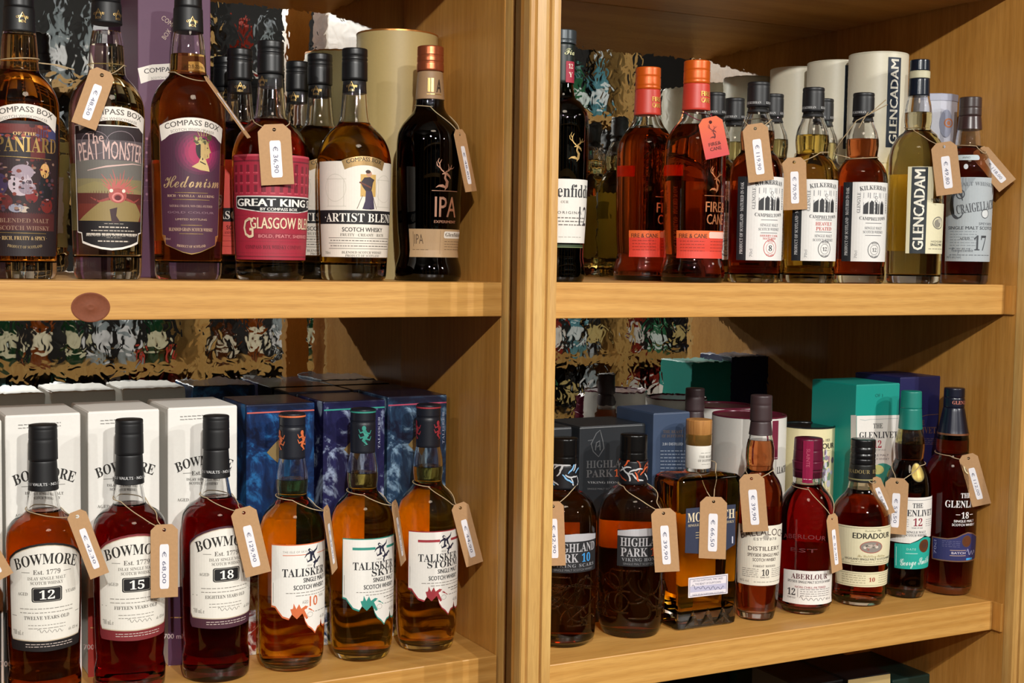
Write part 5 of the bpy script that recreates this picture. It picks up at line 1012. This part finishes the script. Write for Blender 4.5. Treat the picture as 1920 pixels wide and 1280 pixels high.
# tall slim bottle
GA = [(800, 20), (814, 21), (826, 23.5), (842, 26), (858, 26.2), (870, 24.5), (878, 24.5), (886, 28), (896, 35), (910, 41), (928, 43.5), (980, 43.5), (1060, 42), (1120, 39.5), (1150, 38.5)]
def slim(lab, cx, Yc, k, y0, grp=None):
    f = lambda y: y0 + (y - 740) * k
    b = Bottle(lab, 'R', 2, cx, Yc, [(f(y), h * k) for y, h in GA], [('cork_cap', f(740), f(788), 20 * k, 20.5 * k, '#3a2a2c', .42, 0, ((f(758), .3),)), ('neck_sleeve', f(788), f(814), 19 * k, 22 * k, '#3a2a2c', .42, 0, ())], f(824), 'dark', base=.01, foot=35 * k, group=grp)
    C = cx + 15 * k; X = lambda d: C + d * k; lb = Art(); lb.rect(X(-58), X(52), f(985), f(1098), '#e0d9c9', .3); a = Art(); c2 = '#4a3a36'
    a.T('BALLALOCH', C, f(1006), 13 * k, 96 * k, '#5a4a46', 'sans', -.004, 10 * k); a.T('EST. 1878', C, f(1010), 5 * k, 44 * k, '#77706a', 'sans', .01, sp=1.2); a.blob(C, f(1007), 6 * k, 5 * k, '#a8a196', .8, 12)
    a.T('DISTILLERY', C, f(1028), 8 * k, 64 * k, c2, 'sans', .01); a.T('SPEYSIDE SINGLE MALT', C, f(1040), 6 * k, 66 * k, c2, 'sans', .02); a.T('SCOTCH WHISKY', C, f(1049), 6 * k, 46 * k, c2, 'sans', .02)
    a.T('FOREST MOSSES', C, f(1061), 4 * k, 44 * k, c2, 'serif', sp=1.2); a.T('10', C + 1, f(1073), 12 * k, 14 * k, '#2a2422', 'serif', .01); a.T('YEARS OLD', C, f(1082), 3 * k, 18 * k, c2)
    for q in range(5): a.small(X(-44), X(-12), f(1067 + q * 3.6), .9, '#77706a', seed=q); a.small(X(14), X(46), f(1067 + q * 3.6), .9, '#77706a', seed=q + 5)
    a.T('46% vol', X(-40), f(1090), 5 * k, 20 * k, '#8a837a'); a.small(X(-20), X(44), f(1091), 1.1, '#8a837a'); b.label(lb, a, f(1040)); return b
B22 = slim('slim brown-capped bottle with a cream label bearing the number 10', 1421, .078, 1.0, 740)
slim('brown-capped bottle behind the wooden-stoppered square bottle', 1297, .268, .88, 727)
A12 = [(860, 26), (875, 27.5), (893, 27), (904, 26.5), (912, 30), (924, 40), (938, 47), (954, 51), (975, 52.5), (1010, 52), (1070, 50), (1110, 50), (1124, 51), (1140, 49)]
b = Bottle('ruby bottle with a crumpled burgundy cap and a low white label', 'R', 2, 1511, .080, A12, [('cork_cap', 820, 862, 26, 27.5, '#55132a', .3, 0, ((842, .5),)), ('foil_sleeve', 862, 893, 29, 26.5, '#5f1830', .28, .1, ((878, .7),))], 905, 'ruby', base=.009, foot=43)
a = Art(); a.rect(1502, 1520, 826, 905, '#8a1f42', .4, 6, mat=M('#8a1f42', .25)); a.T('SLAINTE', 1511, 858, 6, 34, '#b8506a', rot=-90); a.small(1504, 1518, 898, 1, '#d8b8c0'); a.make('seal_strip', b.pos(860, .0011, 27.6), b.root, 'magenta paper seal strip')
lb = Art(); lb.poly([(1470 - 2, 1072), (1500, 1070), (1540, 1070), (1580, 1072), (1580, 1133), (1468, 1133)], '#e0dcd6', .3); a = Art(); C = 1524
a.T('ABERLOUR', C - 2, 1081, 10, 72, '#5a2c34', 'serif', .004); a.T('SPEYSIDE SINGLE MALT SCOTCH WHISKY', C, 1091, 4.6, 90, '#4a4444', 'sans', .02); a.T('NON CHILL-FILTERED', C, 1101, 3.8, 60, '#9c4a52', 'sans', .02); a.T('12', 1487, 1111, 13, 16, '#2e2a2c', 'serif', .006); a.T('YEARS OLD', 1487, 1122, 3, 17, '#4a4444')
for q in range(4): a.small(1504, 1566, 1105 + q * 4, 1, '#6a6464', seed=q)
a.sign(1528, 1123, 50, 7, '#6a6464'); a.T('48% vol', 1562, 1124, 4, 14, '#6a6464'); a.rect(1499, 1499.8, 1104, 1120, '#6a6464', .6)
b.label(lb, a, 1100); a = Art(); a.T('ABERLOUR', 1508, 1010, 8, 84, '#6a2a2c', 'sans', -.01, 4); a.T('EST', 1508, 1032, 7, 50, '#5a2426', 'sans', -.01); b.label(Art(), a, 1010, extra=.0); B23 = b
ED = [(890, 21), (903, 24), (914, 26), (922, 30), (932, 39), (944, 47.5), (958, 52), (975, 54), (1020, 53.5), (1060, 51.5), (1090, 50.5), (1108, 51), (1118, 50)]
b = Bottle('dark squat bottle with a black cap, cream label and small oval picture', 'R', 2, 1613, .084, ED, [('screw_cap', 822, 868, 22.5, 23.5, '#101012', .28, 0, ((836, .9), (848, .9), (858, .6))), ('neck_sleeve', 868, 901, 23.5, 25, '#141412', .4, 0, ())], 915, 'mahogany', base=.01, foot=45, gcol='#eadfc8')
a = Art(); a.T('EDRADOUR', 1600, 884, 7, 54, '#8a7a50', 'serif', .01); a.T('EDRADOUR', 1660, 884, 7, 54, '#8a7a50', 'serif', .01); a.rect(1560, 1680, 898, 900.5, '#8a8458', .4); a.make('lettering', b.pos(884, .0003, 24.4), b.root)
lb = Art(); C = 1637; lb.rect(C - 74, C + 74, 987, 1060, '#ddd5b2', .3); a = Art(); dk = '#2c2a24'
a.line([(C - 71, 990), (C + 71, 990)], .8, '#8a8468'); a.line([(C - 71, 1057), (C + 71, 1057)], .8, '#8a8468'); a.line([(C - 71, 990), (C - 71, 1057)], .8, '#8a8468')
a.T('Distilled 1986', C, 994, 4, 32, '#77725a', 'script'); a.T('EDRADOUR', C + 2, 1004, 10.5, 78, dk, 'sans', .035); a.blob(C - 2, 1025, 22, 11.5, '#8a827a', .7, 26); a.ring(C - 2, 1025, 22, 11.5, 1.4, '#a85a50', .9, 26)
rg = random.Random(4)
for q in range(16): a.blob(C - 2 + rg.uniform(-14, 14), 1025 + rg.uniform(-5, 5), rg.uniform(2, 5), rg.uniform(1.5, 3), rg.choice(['#b8a89c', '#6a4a44', '#9a6a60', '#d0c6b8', '#5a5a50']), .9 + q * .01, 8, step=50)
a.T('The Distillery Edition', C, 1042, 4.4, 56, '#9a8a5a', 'script'); a.T('HIGHLAND SINGLE MALT SCOTCH WHISKY', C, 1048, 4, 102, '#4a483e', 'sans', .02); a.small(C - 40, C + 40, 1053, .9, '#8a8468'); a.T('70cl', C - 60, 1052, 5, 12, '#8a8468')
b.label(lb, a, 1020); lb = Art(); lb.rect(C - 74, C + 74, 1072, 1100, '#ddd5b2', .3); a = Art(); a.T('10', C, 1086, 8, 12, '#9a2620', 'serif', .012); 
for q in range(4): a.small(C - 56, C - 12, 1079 + q * 4.4, .9, '#8a8468', seed=q); a.small(C + 14, C + 56, 1079 + q * 4.4, .9, '#8a8468', seed=q + 7)
a.line([(C - 71, 1075), (C + 71, 1075)], .7, '#8a8468'); a.line([(C - 71, 1097), (C + 71, 1097)], .7, '#8a8468'); b.label(lb, a, 1086); B24 = b
G12 = [(796, 19), (806, 22), (820, 25.5), (834, 27), (846, 26.5), (858, 25.5), (866, 28), (878, 34), (892, 39.5), (912, 42.5), (960, 43), (1010, 42), (1055, 40), (1075, 38), (1092, 38.5), (1106, 38)]
b = Bottle('dark green-brown bottle with a teal cap, white label and teal lower label', 'R', 2, 1700, .086, G12, [('cork_cap', 732, 764, 18.5, 19.5, '#13796c', .4, 0, ()), ('neck_sleeve', 764, 803, 19.5, 22, '#13796c', .38, .1, ())], 830, 'dark', base=.01, foot=35, gcol='#d5cf9c')
C = 1719; lb = Art(); lb.poly([(C - 58, 932), (C + 58, 932), (C + 58, 1010), (C + 30, 1008), (C + 18, 1004), (C + 2, 1012), (C - 12, 1018), (C - 58, 1018)], '#e2ded8', .3); a = Art(); dk = '#2a2c34'
a.line([(C - 50, 937), (C + 50, 937)], .8, '#88888a'); a.T('THE', C, 947, 9, 20, dk, 'serif'); a.T('GLENLIVET', C, 961, 12, 76, dk, 'serif'); a.T('12', C + 1, 978, 15, 18, '#8a2a3c', 'serif'); a.T('YEARS OF AGE', C, 989, 3, 22, '#77777a'); a.T('SINGLE MALT', C, 997, 4.4, 38, '#55555a', 'serif'); a.T('SCOTCH WHISKY', C, 1003, 4.4, 44, '#55555a', 'serif')
for q in range(4): a.small(C - 40, C - 16, 974 + q * 4, .8, '#77777a', seed=q); a.small(C + 18, C + 42, 974 + q * 4, .8, '#77777a', seed=q + 5)
b.label(lb, a, 970); lb = Art(); lb.poly([(C - 40, 1020), (C - 14, 1019), (C + 2, 1013), (C + 12, 1007), (C + 24, 1007), (C + 44, 1014), (C + 44, 1066), (C - 40, 1067)], '#1ba394', .3); a = Art(); a.blob(C + 16, 1023, 12, 12.5, '', .7, 20, M('#8a5a3c', .35, .7)); a.ring(C + 16, 1023, 12, 12.5, 1.6, '#5a3826', .9); a.blob(C + 16, 1022, 5, 6, '#4a2e20', .95, 10)
a.T('DATE', C - 10, 1029, 3.6, 16, '#bfe4de', sp=1.3); a.line([(C - 20, 1037), (C + 2, 1037)], 1, '#bfe4de'); a.T('George Smith', C + 2, 1052, 13, 62, '#dff2ef', 'script', slope=-.08); a.rect(C - 37, C - 36, 1026, 1062, '#bfe4de', .6)
b.label(lb, a, 1040); a = Art(); a.blob(1720, 886, 15, 17, '', .6, 22, M('#8f7a3c', .4, .6)); a.ring(1720, 886, 15, 17, 1.5, '#6a5a28', .8); b.label(a, None, 905, 'round brass-coloured seal', 'seal'); B25 = b
G18 = [(808, 25), (814, 28), (830, 29.5), (845, 29.5), (852, 32), (862, 39), (874, 44.5), (888, 47.5), (912, 48), (1000, 47.5), (1040, 46), (1060, 44.5), (1078, 43.5), (1094, 43)]
b = Bottle('dark bottle with a navy flared cap and white lettering beside the cabinet wall', 'R', 2, 1780, .074, G18, [('cork_cap', 726, 762, 18.5, 19, '#15182a', .3, 0, ((744, .7),)), ('neck_sleeve', 762, 810, 19, 28, '#15182a', .28, .1, ()), ('copper_ring', 809, 813, 28.6, 28.8, '#a8765a', .3, .7, ())], 822, 'mahogany', base=.013, foot=40)
a = Art(); C = 1808; wv = '#e6e4e2'; a.T('THE', C, 928, 9, 20, wv, 'serif', .004); a.T('GLENLIVET', C + 1, 944, 13, 76, wv, 'serif', .006); a.T('18', C, 965, 12, 15, wv, 'serif', .004); a.line([(C - 18, 964), (C - 10, 964)], 1, wv); a.line([(C + 10, 964), (C + 18, 964)], 1, wv); a.T('SINGLE MALT', C, 976, 4.6, 42, wv, 'sans', .03); a.T('SCOTCH WHISKY', C, 983, 4.6, 48, wv, 'sans', .03)
b.label(Art(), a, 960)
lb = Art(); cp = M('#a58068', .35, .6); sh = lambda g: [(C - 58 - g, 1011 - g), (C - 30, 1011 - g), (C - 16, 1008 - g), (C - 4, 1002 - g), (C + 6, 999 - g), (C + 18, 1001 - g), (C + 34, 1008 - g), (C + 50 + g, 1011 - g), (C + 50 + g, 1051 + g), (C - 58 - g, 1050 + g)]
lb.poly(sh(2.2), '', .2, mat=cp); lb.poly(sh(0), '#2b2e62', .45); a = Art(); a.blob(C + 5, 1014, 10, 11, '', .8, 18, M('#8a5a40', .35, .7)); a.ring(C + 5, 1014, 10, 11, 1.4, '#5a3826', 1.0)
a.line([(C - 26, 1031), (C + 4, 1031)], 1, '#c8a890'); a.T('BATCH', C - 10, 1036, 4, 26, '#d8d0e0', 'sans', .02); a.line([(C - 26, 1041), (C + 4, 1041)], 1, '#c8a890'); a.sign(C + 18, 1037, 24, 12, '#c8c8e8'); a.T('70cl', C - 53, 1028, 5, 26, '#8f92b8', rot=90); a.rect(C + 6, C + 22, 1046, 1050, '#3f9fe0', .9)
for q in range(4): a.small(C - 40, C - 8, 1014 + q * 3.4, .7, '#6a6a90', seed=q)
b.label(lb, a, 1025); a = Art(); a.ring(1813, 877, 9, 11, 2.4, '#c8b88a', .6); a.blob(1813, 877, 6, 8, '#5a5040', .5); b.label(a, None, 885, 'round silver-rimmed seal', 'seal')
a = Art(); a.T('GLENLIVET', 1799, 754, 6.5, 44, '#c87a6a', 'serif', .02); a.make('lettering', b.pos(754, .0002, 19.4), b.root); B26 = b
# paper labels on the backs, seen through glass and spirit
def back(b, dx, y0, y1, hw_, cy, col='#d9d4c8'):
    R0 = b.R(b.sp.z(cy)) / b.S; c = b.sp.cx + dx + math.pi * R0
    a = Art(); a.rect(c - hw_, c + hw_, y0, y1, col, .2); a.make('back_label', b.pos(cy), b.root)
for bb in ((B1, 8, 240, 470, 60, 300), (B2, 6, 300, 430, 40, 300), (B3, 6, 300, 450, 50, 320), (B4, 20, 305, 480, 50, 380), (B5, 20, 315, 475, 50, 350), (B7, 38, 303, 324, 28, 400), (B7b, 36, 305, 326, 26, 400),
           (B8, 26, 352, 490, 34, 400), (B9, 26, 352, 485, 34, 400), (B10, 26, 345, 485, 34, 400), (B11, 20, 322, 470, 36, 400), (B13, 5, 1000, 1200, 40, 1100), (B14, 13, 990, 1180, 40, 1080), (B15, 20, 975, 1160, 38, 1080),
           (B16, 26, 972, 1140, 30, 1080), (B17, 26, 962, 1130, 28, 1070), (B18, 26, 950, 1110, 28, 1060), (B19, 25, 1002, 1060, 40, 1020), (B20, 25, 998, 1050, 42, 1020), (B22, 15, 960, 1090, 30, 1040), (B23, 13, 1030, 1130, 40, 1100),
           (B24, 24, 985, 1095, 40, 1020), (B25, 19, 935, 1060, 30, 970)):
    back(*bb)
a = mobj('back_label', boxmesh('bl', -hw * .8, hw * .8, hd * 1.03, hd * 1.03 + .0002, .05, .155, M('#d9d4c8', .55), 0), B21.root)
# ------------------------------------------------------------------ price tags on twine
KRAFT = M('#b48c62', 0.75, grain=0.10); STICK = M('#e9e6ea', 0.6); TWINE = M('#b09a78', 0.8)
def card_mesh(w, l, hole, m, th=0.0007, clip=.22):
    cu = bpy.data.curves.new('card', 'CURVE'); cu.dimensions = '2D'; cu.fill_mode = 'BOTH'; cu.extrude = th / 2
    def sp(pts):
        s = cu.splines.new('POLY'); s.points.add(len(pts) - 1); s.use_cyclic_u = True
        for q, p in zip(s.points, pts): q.co = (p[0], p[1], 0, 1)
    c = w * clip; t = hole * 3.0
    sp([(-w / 2 + c, t), (w / 2 - c, t), (w / 2, t - c), (w / 2, t - l), (-w / 2, t - l), (-w / 2, t - c)])
    sp([(hole * math.cos(-a * math.pi / 6), hole * math.sin(-a * math.pi / 6)) for a in range(12)])
    ob = bpy.data.objects.new('card', cu); me = bpy.data.meshes.new_from_object(ob); bpy.data.objects.remove(ob); bpy.data.curves.remove(cu)
    me.materials.clear(); me.materials.append(m); return me
def loop_points(b, ny, H, sag=0.0, tilt=0.0):
    """twine from H (local to the bottle) round the neck at row ny and back"""
    sp = b.sp; zn = sp.z(ny); R = (lambda z: b.R(z)) if isinstance(b, Bottle) else (lambda z: 0.0185)
    rn = R(zn) + .0012; hd_ = Vector((H.x, H.y, 0)); an = math.atan2(H.y, H.x); dist = hd_.length
    dl = math.acos(min(.95, rn / max(dist, rn * 1.06))); out = []
    for i in range(25):
        a = an + dl + (2 * math.pi - 2 * dl) * i / 24; k = abs(i - 12) / 12.
        z = zn + (1 - k) * .004 + tilt * math.sin(a - an); rr = max(R(z), 0) + .0012; out.append(Vector((rr * math.cos(a), rr * math.sin(a), z)))
    def span(P, Q, n=12, push=.0):
        res = []
        for i in range(1, n):
            t = i / n; v = P.lerp(Q, t); v.z -= sag * 4 * t * (1 - t); hr = math.hypot(v.x, v.y); need = R(v.z) + .0014
            if hr < need: v = Vector((v.x / hr * need, v.y / hr * need, v.z))
            res.append(v)
        return res
    return [H] + span(H, out[0]) + out + span(out[-1], H) + [H]
def tag(label, price, b, x, y, w, l, rot, neck, twist=0, dist=None, lift=.004, mat=KRAFT, sticker=True, twine=TWINE, side=1, flip=1, sag=0.003, art=None):
    sp = b.sp; d = ray(x, y); S_ = sp.S
    z = d.z / d.xy.length * sp.D
    rb = (b.R(max(.03, min(b.top, sp.z(y + l * .55)))) if isinstance(b, Bottle) else hd) 
    # the card hangs against the shoulder: its plane stands clear of the body at its own sideways offset
    f = sp.f; r_ = sp.r; D = sp.D - (dist if dist is not None else rb + lift)
    w3 = d * (D / (d.xy.normalized().dot(f.xy) * d.xy.length)); P = Vector((w3.x, w3.y, w3.z + EYE)); k = D / sp.D * S_
    tw = math.radians(twist) * side; ro = math.radians(rot)
    uh = r_ * math.cos(tw) + f * math.sin(tw); dn = -Vector((0, 0, 1)) * math.cos(ro) + uh * math.sin(ro); ac = uh * math.cos(ro) + Vector((0, 0, 1)) * math.sin(ro)
    if twist: dn = (-Vector((0, 0, 1)) * math.cos(ro) + (r_ * math.sin(ro))).normalized(); ac = (uh - dn * uh.dot(dn)).normalized()
    no = ac.cross(-dn); mw = Matrix(((ac.x, -dn.x, no.x, P.x), (ac.y, -dn.y, no.y, P.y), (ac.z, -dn.z, no.z, P.z), (0, 0, 0, 1)))
    W = w * k / math.cos(math.radians(twist)) if twist < 80 else .03; L = l * k
    t = thing('price_tag', label, 'tag', mw); hole = .0022
    cm = mobj('card', card_mesh(W, L, hole, mat), t)
    s = W
    def pos(px, py, lft): return Vector((px * W, -(py * L) + hole * 3.0, .0006 + lft * .0002))
    if sticker:
        a = Art(); a.poly([(q[0], q[1]) for q in RR(-.17, .17, .27, .88, .05)], '', .2, 5, STICK); st = a.make('sticker', pos, t)
        if st:
            a = Art(); v, fc, asp = text2d(price, 'sans', -.004)
            hh = W * .15; ww = L * .44
            a.add([(( b_ * hh) / W, (p0 * ww) / L + .585) for p0, b_ in v], fc, M('#5c5f78', .6), .8)
            a.make('lettering', pos, st)
    if art: art(t, pos, W, L)
    inv = mw.inverted() @ b.sp.mat() if isinstance(b, Bottle) else mw.inverted() @ Matrix.Translation((sp.p.x, sp.p.y, sp.zs + EYE))
    Hl = inv.inverted() @ Vector((0, 0, 0))
    pts = [inv @ q for q in loop_points(b, neck, Hl, sag)]
    mobj('twine', tube('twine', pts, .00062, twine, 6, True), t)
    return t
tag('large kraft price tag reading 48,50 hanging aslant on the grotesque monster bottle', '€ 48,50', B2, 191, 141, 46, 112, -19, 124, dist=.05)
tag('kraft tag seen nearly edge-on across the shoulder of the plum-labelled bottle', '€ 79,90', B3, 391, 152, 11, 138, 36, 140, twist=74, dist=.052)
tag('kraft price tag reading 36,90 covering the crimson building label', '€ 36,90', B4, 514, 243, 61, 113, 4, 228)
tag('curled kraft price tag beside the copper-capped black bottle', '€ 48,80', B6, 862, 252, 23, 118, 12, 203, twist=58, dist=.02)
def redart(t, pos, W, L):
    a = Art(); n = 6
    def P2(px, py, l): return pos(px, py, l)
    s = .021; q = Art(); stag(q, 0, 0, 1, M('#6a1a14', .6)); 
    q2 = Art(); q2.v = [(x * .0115 + .02, y * .0075 + .26, l) for x, y, l in q.v]; q2.f = q.f; q2.m = q.m; q2.mats = q.mats
    q2.T('FIRE&', .0, .66, .085, .5, '#6a1a14', 'sans', .02); q2.T('CANE', .0, .78, .085, .46, '#6a1a14', 'sans', .02); q2.make('lettering', pos, t)
REDM = bpy.data.materials.new('orange_to_red_card'); REDM.use_nodes = True; nt = REDM.node_tree
tc = nt.nodes.new('ShaderNodeTexCoord'); sx = nt.nodes.new('ShaderNodeSeparateXYZ'); rp = nt.nodes.new('ShaderNodeValToRGB'); mr = nt.nodes.new('ShaderNodeMapRange'); mr.inputs[1].default_value = -.05; mr.inputs[2].default_value = .0
nt.links.new(tc.outputs['Object'], sx.inputs[0]); nt.links.new(sx.outputs[1], mr.inputs[0]); nt.links.new(mr.outputs[0], rp.inputs[0]); nt.links.new(rp.outputs[0], nt.nodes['Principled BSDF'].inputs['Base Color'])
rp.color_ramp.elements[0].color = (*lin('#c9303a'), 1); rp.color_ramp.elements[1].color = (*lin('#dd5a22'), 1)
tag('orange and red neck tag with a stag emblem on the front orange-capped bottle', '', B7, 1332, 229, 45, 76, 13, 214, sticker=False, mat=REDM, twine=M('#7a1838', .6), art=redart, dist=.045)
tag('kraft price tag reading 119,90 above the label with a red-circled 8', '€ 119,90', B8, 1416, 241, 47, 108, 8, 226, dist=.046)
tag('kraft price tag reading 70,90 left of the label with two words in red', '€ 70,90', B9, 1489, 304, 44, 98, 3, 288, dist=.040)
tag('kraft price tag reading 49,80 on the bottle with the upward-lettered band', '€ 49,80', B11, 1770, 275, 46, 98, 8, 242, dist=.044)
tag('kraft price tag swinging out towards the wall from the brown-capped bottle', '€ 118,00', B12, 1838, 288, 37, 86, 40, 276, dist=.015)
tag('kraft price tag reading 42,30 between the amber bottle numbered 12 and its ruby neighbour', '€ 42,30', B13, 145, 968, 36, 134, 19, 955, dist=.05)
tag('kraft price tag reading 68,00 over the crimson-bordered label', '€ 68,00', B14, 308, 993, 50, 140, 0, 935, dist=.045)
tag('kraft price tag reading 129,90 over the plum-bordered label', '€ 129,90', B15, 457, 961, 48, 132, 13, 928, dist=.045)
tag('edge-on kraft tag at the right of the orange-edged jagged label', '€ 39,90', B16, 612, 958, 12, 126, 8, 932, twist=76, dist=.02)
tag('edge-on kraft tag at the right of the teal-edged jagged label', '€ 44,90', B17, 740, 948, 11, 120, 9, 922, twist=76, dist=.02)
tag('kraft price tag reading 44,90 hanging free beside the cabinet wall', '€ 44,90', B18, 863, 952, 33, 120, 15, 907, dist=.02, twist=20)
tag('kraft price tag cut by the left border of the picture beside the amber bottle', '€ 36,50', B0, -44, 1004, 46, 108, 27, 962, dist=.04)
tag('kraft price tag partly hidden by the double moulding, on the blue knotwork bottle', '€ 42,90', B19, 1037, 949, 40, 122, 3, 908, dist=.055)
tag('kraft price tag reading 39,90 on the orange knotwork bottle', '€ 39,90', B20, 1244, 962, 46, 120, 5, 908, dist=.056)
tag('kraft price tag reading 66,50 in front of the square bottle', '€ 66,50', B21, 1338, 940, 50, 117, 0, 868, dist=.043)
tag('kraft price tag reading 39,90 on the slim brown-capped bottle', '€ 39,90', B22, 1409, 897, 47, 109, 6, 880, dist=.046)
tag('kraft tag turned away beside the low-labelled ruby bottle', '€ 52,90', B23, 1560, 972, 20, 108, 7, 912, twist=58, dist=.022)
tag('kraft price tag in shade behind the teal-capped bottle, tied to the squat dark bottle', '€ 58,50', B24, 1640, 903, 26, 74, 24, 896, dist=.012)
tag('kraft price tag reading 53,50 on the teal-capped bottle', '€ 53,50', B25, 1682, 904, 42, 106, -1, 868, dist=.046)
tag('kraft price tag leaning outward on the navy-capped bottle by the wall', '€ 112,00', B26, 1816, 859, 34, 98, 17, 850, dist=.03)
# loose twines without a card in view
def twine_only(label, b, ny, tail):
    P = b.sp.mat().translation; r = thing('twine', label, 'twine', b.sp.mat())
    z = b.sp.z(ny); pts = []
    for i in range(33):
        a = 2 * math.pi * i / 32; zz_ = z + .002 * math.sin(a + 1); pts.append(Vector(((b.R(zz_) + .001) * math.cos(a), (b.R(zz_) + .001) * math.sin(a), zz_)))
    mobj('loop', tube('l', pts[:-1], .0007, TWINE, 6, True), r)
    for tl in tail:
        q = []
        for x, y, dd in tl:
            d_ = ray(x, y); D = b.sp.D - dd; w3 = d_ * (D / d_.xy.length); q.append(w3 + Vector((0, 0, EYE)) - P)
        q = [v[0] for v in [(Vector(p),) for p in q]]; mobj('loose_end', tube('t', q, .0007, TWINE, 6), r)
twine_only('knotted twine round the neck of the dark painted bottle', B1, 113, [[(72, 118, .026), (82, 119, .026), (110, 122, .03), (139, 131, .03)], [(78, 119, .027), (100, 121, .03), (127, 130, .03)]])
twine_only('wiry twine rising from the neck of the bottle with the 12 in a black circle', B10, 297, [[(1594, 296, .03), (1562, 288, .03), (1580, 260, .03), (1606, 226, .03), (1630, 214, .028), (1646, 200, .028), (1661, 187, .028)], [(1630, 214, .028), (1650, 203, .028), (1664, 196, .028)], [(1610, 240, .03), (1620, 222, .03), (1628, 210, .03)]])

# ------------------------------------------------------------------ the shop seen in the hammered mirrors: a second cabinet across the aisle
um = umat('L') @ Matrix.Translation((0, -3.2, 0))
opp = thing('display_cabinet', 'long pine display cabinet full of bottles, seen only as a rippled reflection', 'cabinet', um)
oadd = lambda n, *a: mobj(n, boxmesh(n, *a, W_TRIM, 0), opp)
OZ = [-1.0, -.72, -.45, .22, .66]
for z in OZ: oadd('shelf', -3.2, 4.2, -.34, 0, z - .04, z)
for x in (-3.2, -2.2, -1.25, -.32, .64, 1.5, 2.42, 3.3, 4.16): oadd('post', x, x + .06, -.30, .012, -1.54, 1.2)
mobj('backboard', boxmesh('b', -3.2, 4.2, -.37, -.345, -1.54, 1.2, M('#1a1614', .6), 0), opp)
mobj('plinth', boxmesh('b', -3.2, 4.2, -.33, -.02, -1.54, -1.3, W_PANEL, 0), opp)
def simple(ix, colr, cap, lab, kind):
    P = [[(0, 0), (.036, 0), (.038, .004), (.038, .17), (.034, .19), (.016, .215), (.0145, .25), (.0145, .262), (.0155, .262), (.0155, .295), (0, .295)],
         [(0, 0), (.044, 0), (.045, .004), (.044, .11), (.038, .14), (.017, .165), (.015, .19), (.018, .192), (.018, .23), (0, .23)],
         [(0, 0), (.033, 0), (.034, .004), (.036, .15), (.03, .2), (.015, .24), (.014, .28), (.016, .282), (.016, .32), (0, .32)]][kind]
    me = lathe('b', P, M(colr, .08, 0, .6, .6), 20); me.materials.append(M(cap, .35)); me.materials.append(M(lab, .5))
    n = 20; zc = P[-4][1] - .0001; z0, z1 = (.05, .13) if kind != 1 else (.03, .09)
    idx = []
    for p in me.polygons:
        c = p.center.z; idx.append(1 if c > zc else 0)
    me.polygons.foreach_set('material_index', idx)
    vs = []; fs = []; r_ = P[3][0] + .0006
    for i in range(13):
        a = math.radians(20 + 140 * i / 12); vs += [(r_ * math.cos(a), r_ * math.sin(a), z0), (r_ * math.cos(a), r_ * math.sin(a), z1)]
    for i in range(12): fs.append((2 * i, 2 * i + 2, 2 * i + 3, 2 * i + 1))
    return me, mesh('l', vs, fs, M(lab, .5))
kinds = [simple(i, c, k, l, q) for i, (c, k, l, q) in enumerate([('#123a22', '#101010', '#d8d2b0', 0), ('#9aa4a8', '#a8b0b8', '#e8e8ea', 2), ('#4a220c', '#1a1a1a', '#e6ddc4', 1), ('#5a93a0', '#d0d8da', '#dfe8ea', 0), ('#8a2a20', '#c84a3c', '#efe9e0', 2),
    ('#7a3a10', '#c09040', '#f0e6c8', 0), ('#20264a', '#b8bcc8', '#8fa0d0', 1), ('#1a1a1c', '#2a2a2c', '#c8b070', 2), ('#2f6a48', '#2a6a60', '#e0ece8', 1)])]
rg = random.Random(11); used = {}
desc = ['squat', 'tall', 'round']; nb = 0
for si, (z, x0, x1) in enumerate([(-1.0, -.1, 2.9), (-.72, -.4, 3.1), (-.45, -.9, 3.1), (.22, -.2, 3.1), (.66, .0, 2.4)]):
    x = x0
    while x < x1:
        if any(abs(x - (p + .03)) < .085 for p in (-3.2, -2.2, -1.25, -.32, .64, 1.5, 2.42, 3.3)): x += .04; continue
        ki = rg.randrange(len(kinds)); me, ml = kinds[ki]
        r = thing('display_bottle', 'bottle on the cabinet across the aisle, seen as a rippled reflection', 'bottle', um @ Matrix.Translation((x, -.07 - rg.uniform(0, .03), z)), 'bottles on the cabinet across the aisle')
        mobj('glass', me, r); mobj('label', ml, r); nb += 1
        x += rg.uniform(.095, .135)
bpy.context.view_layer.update()
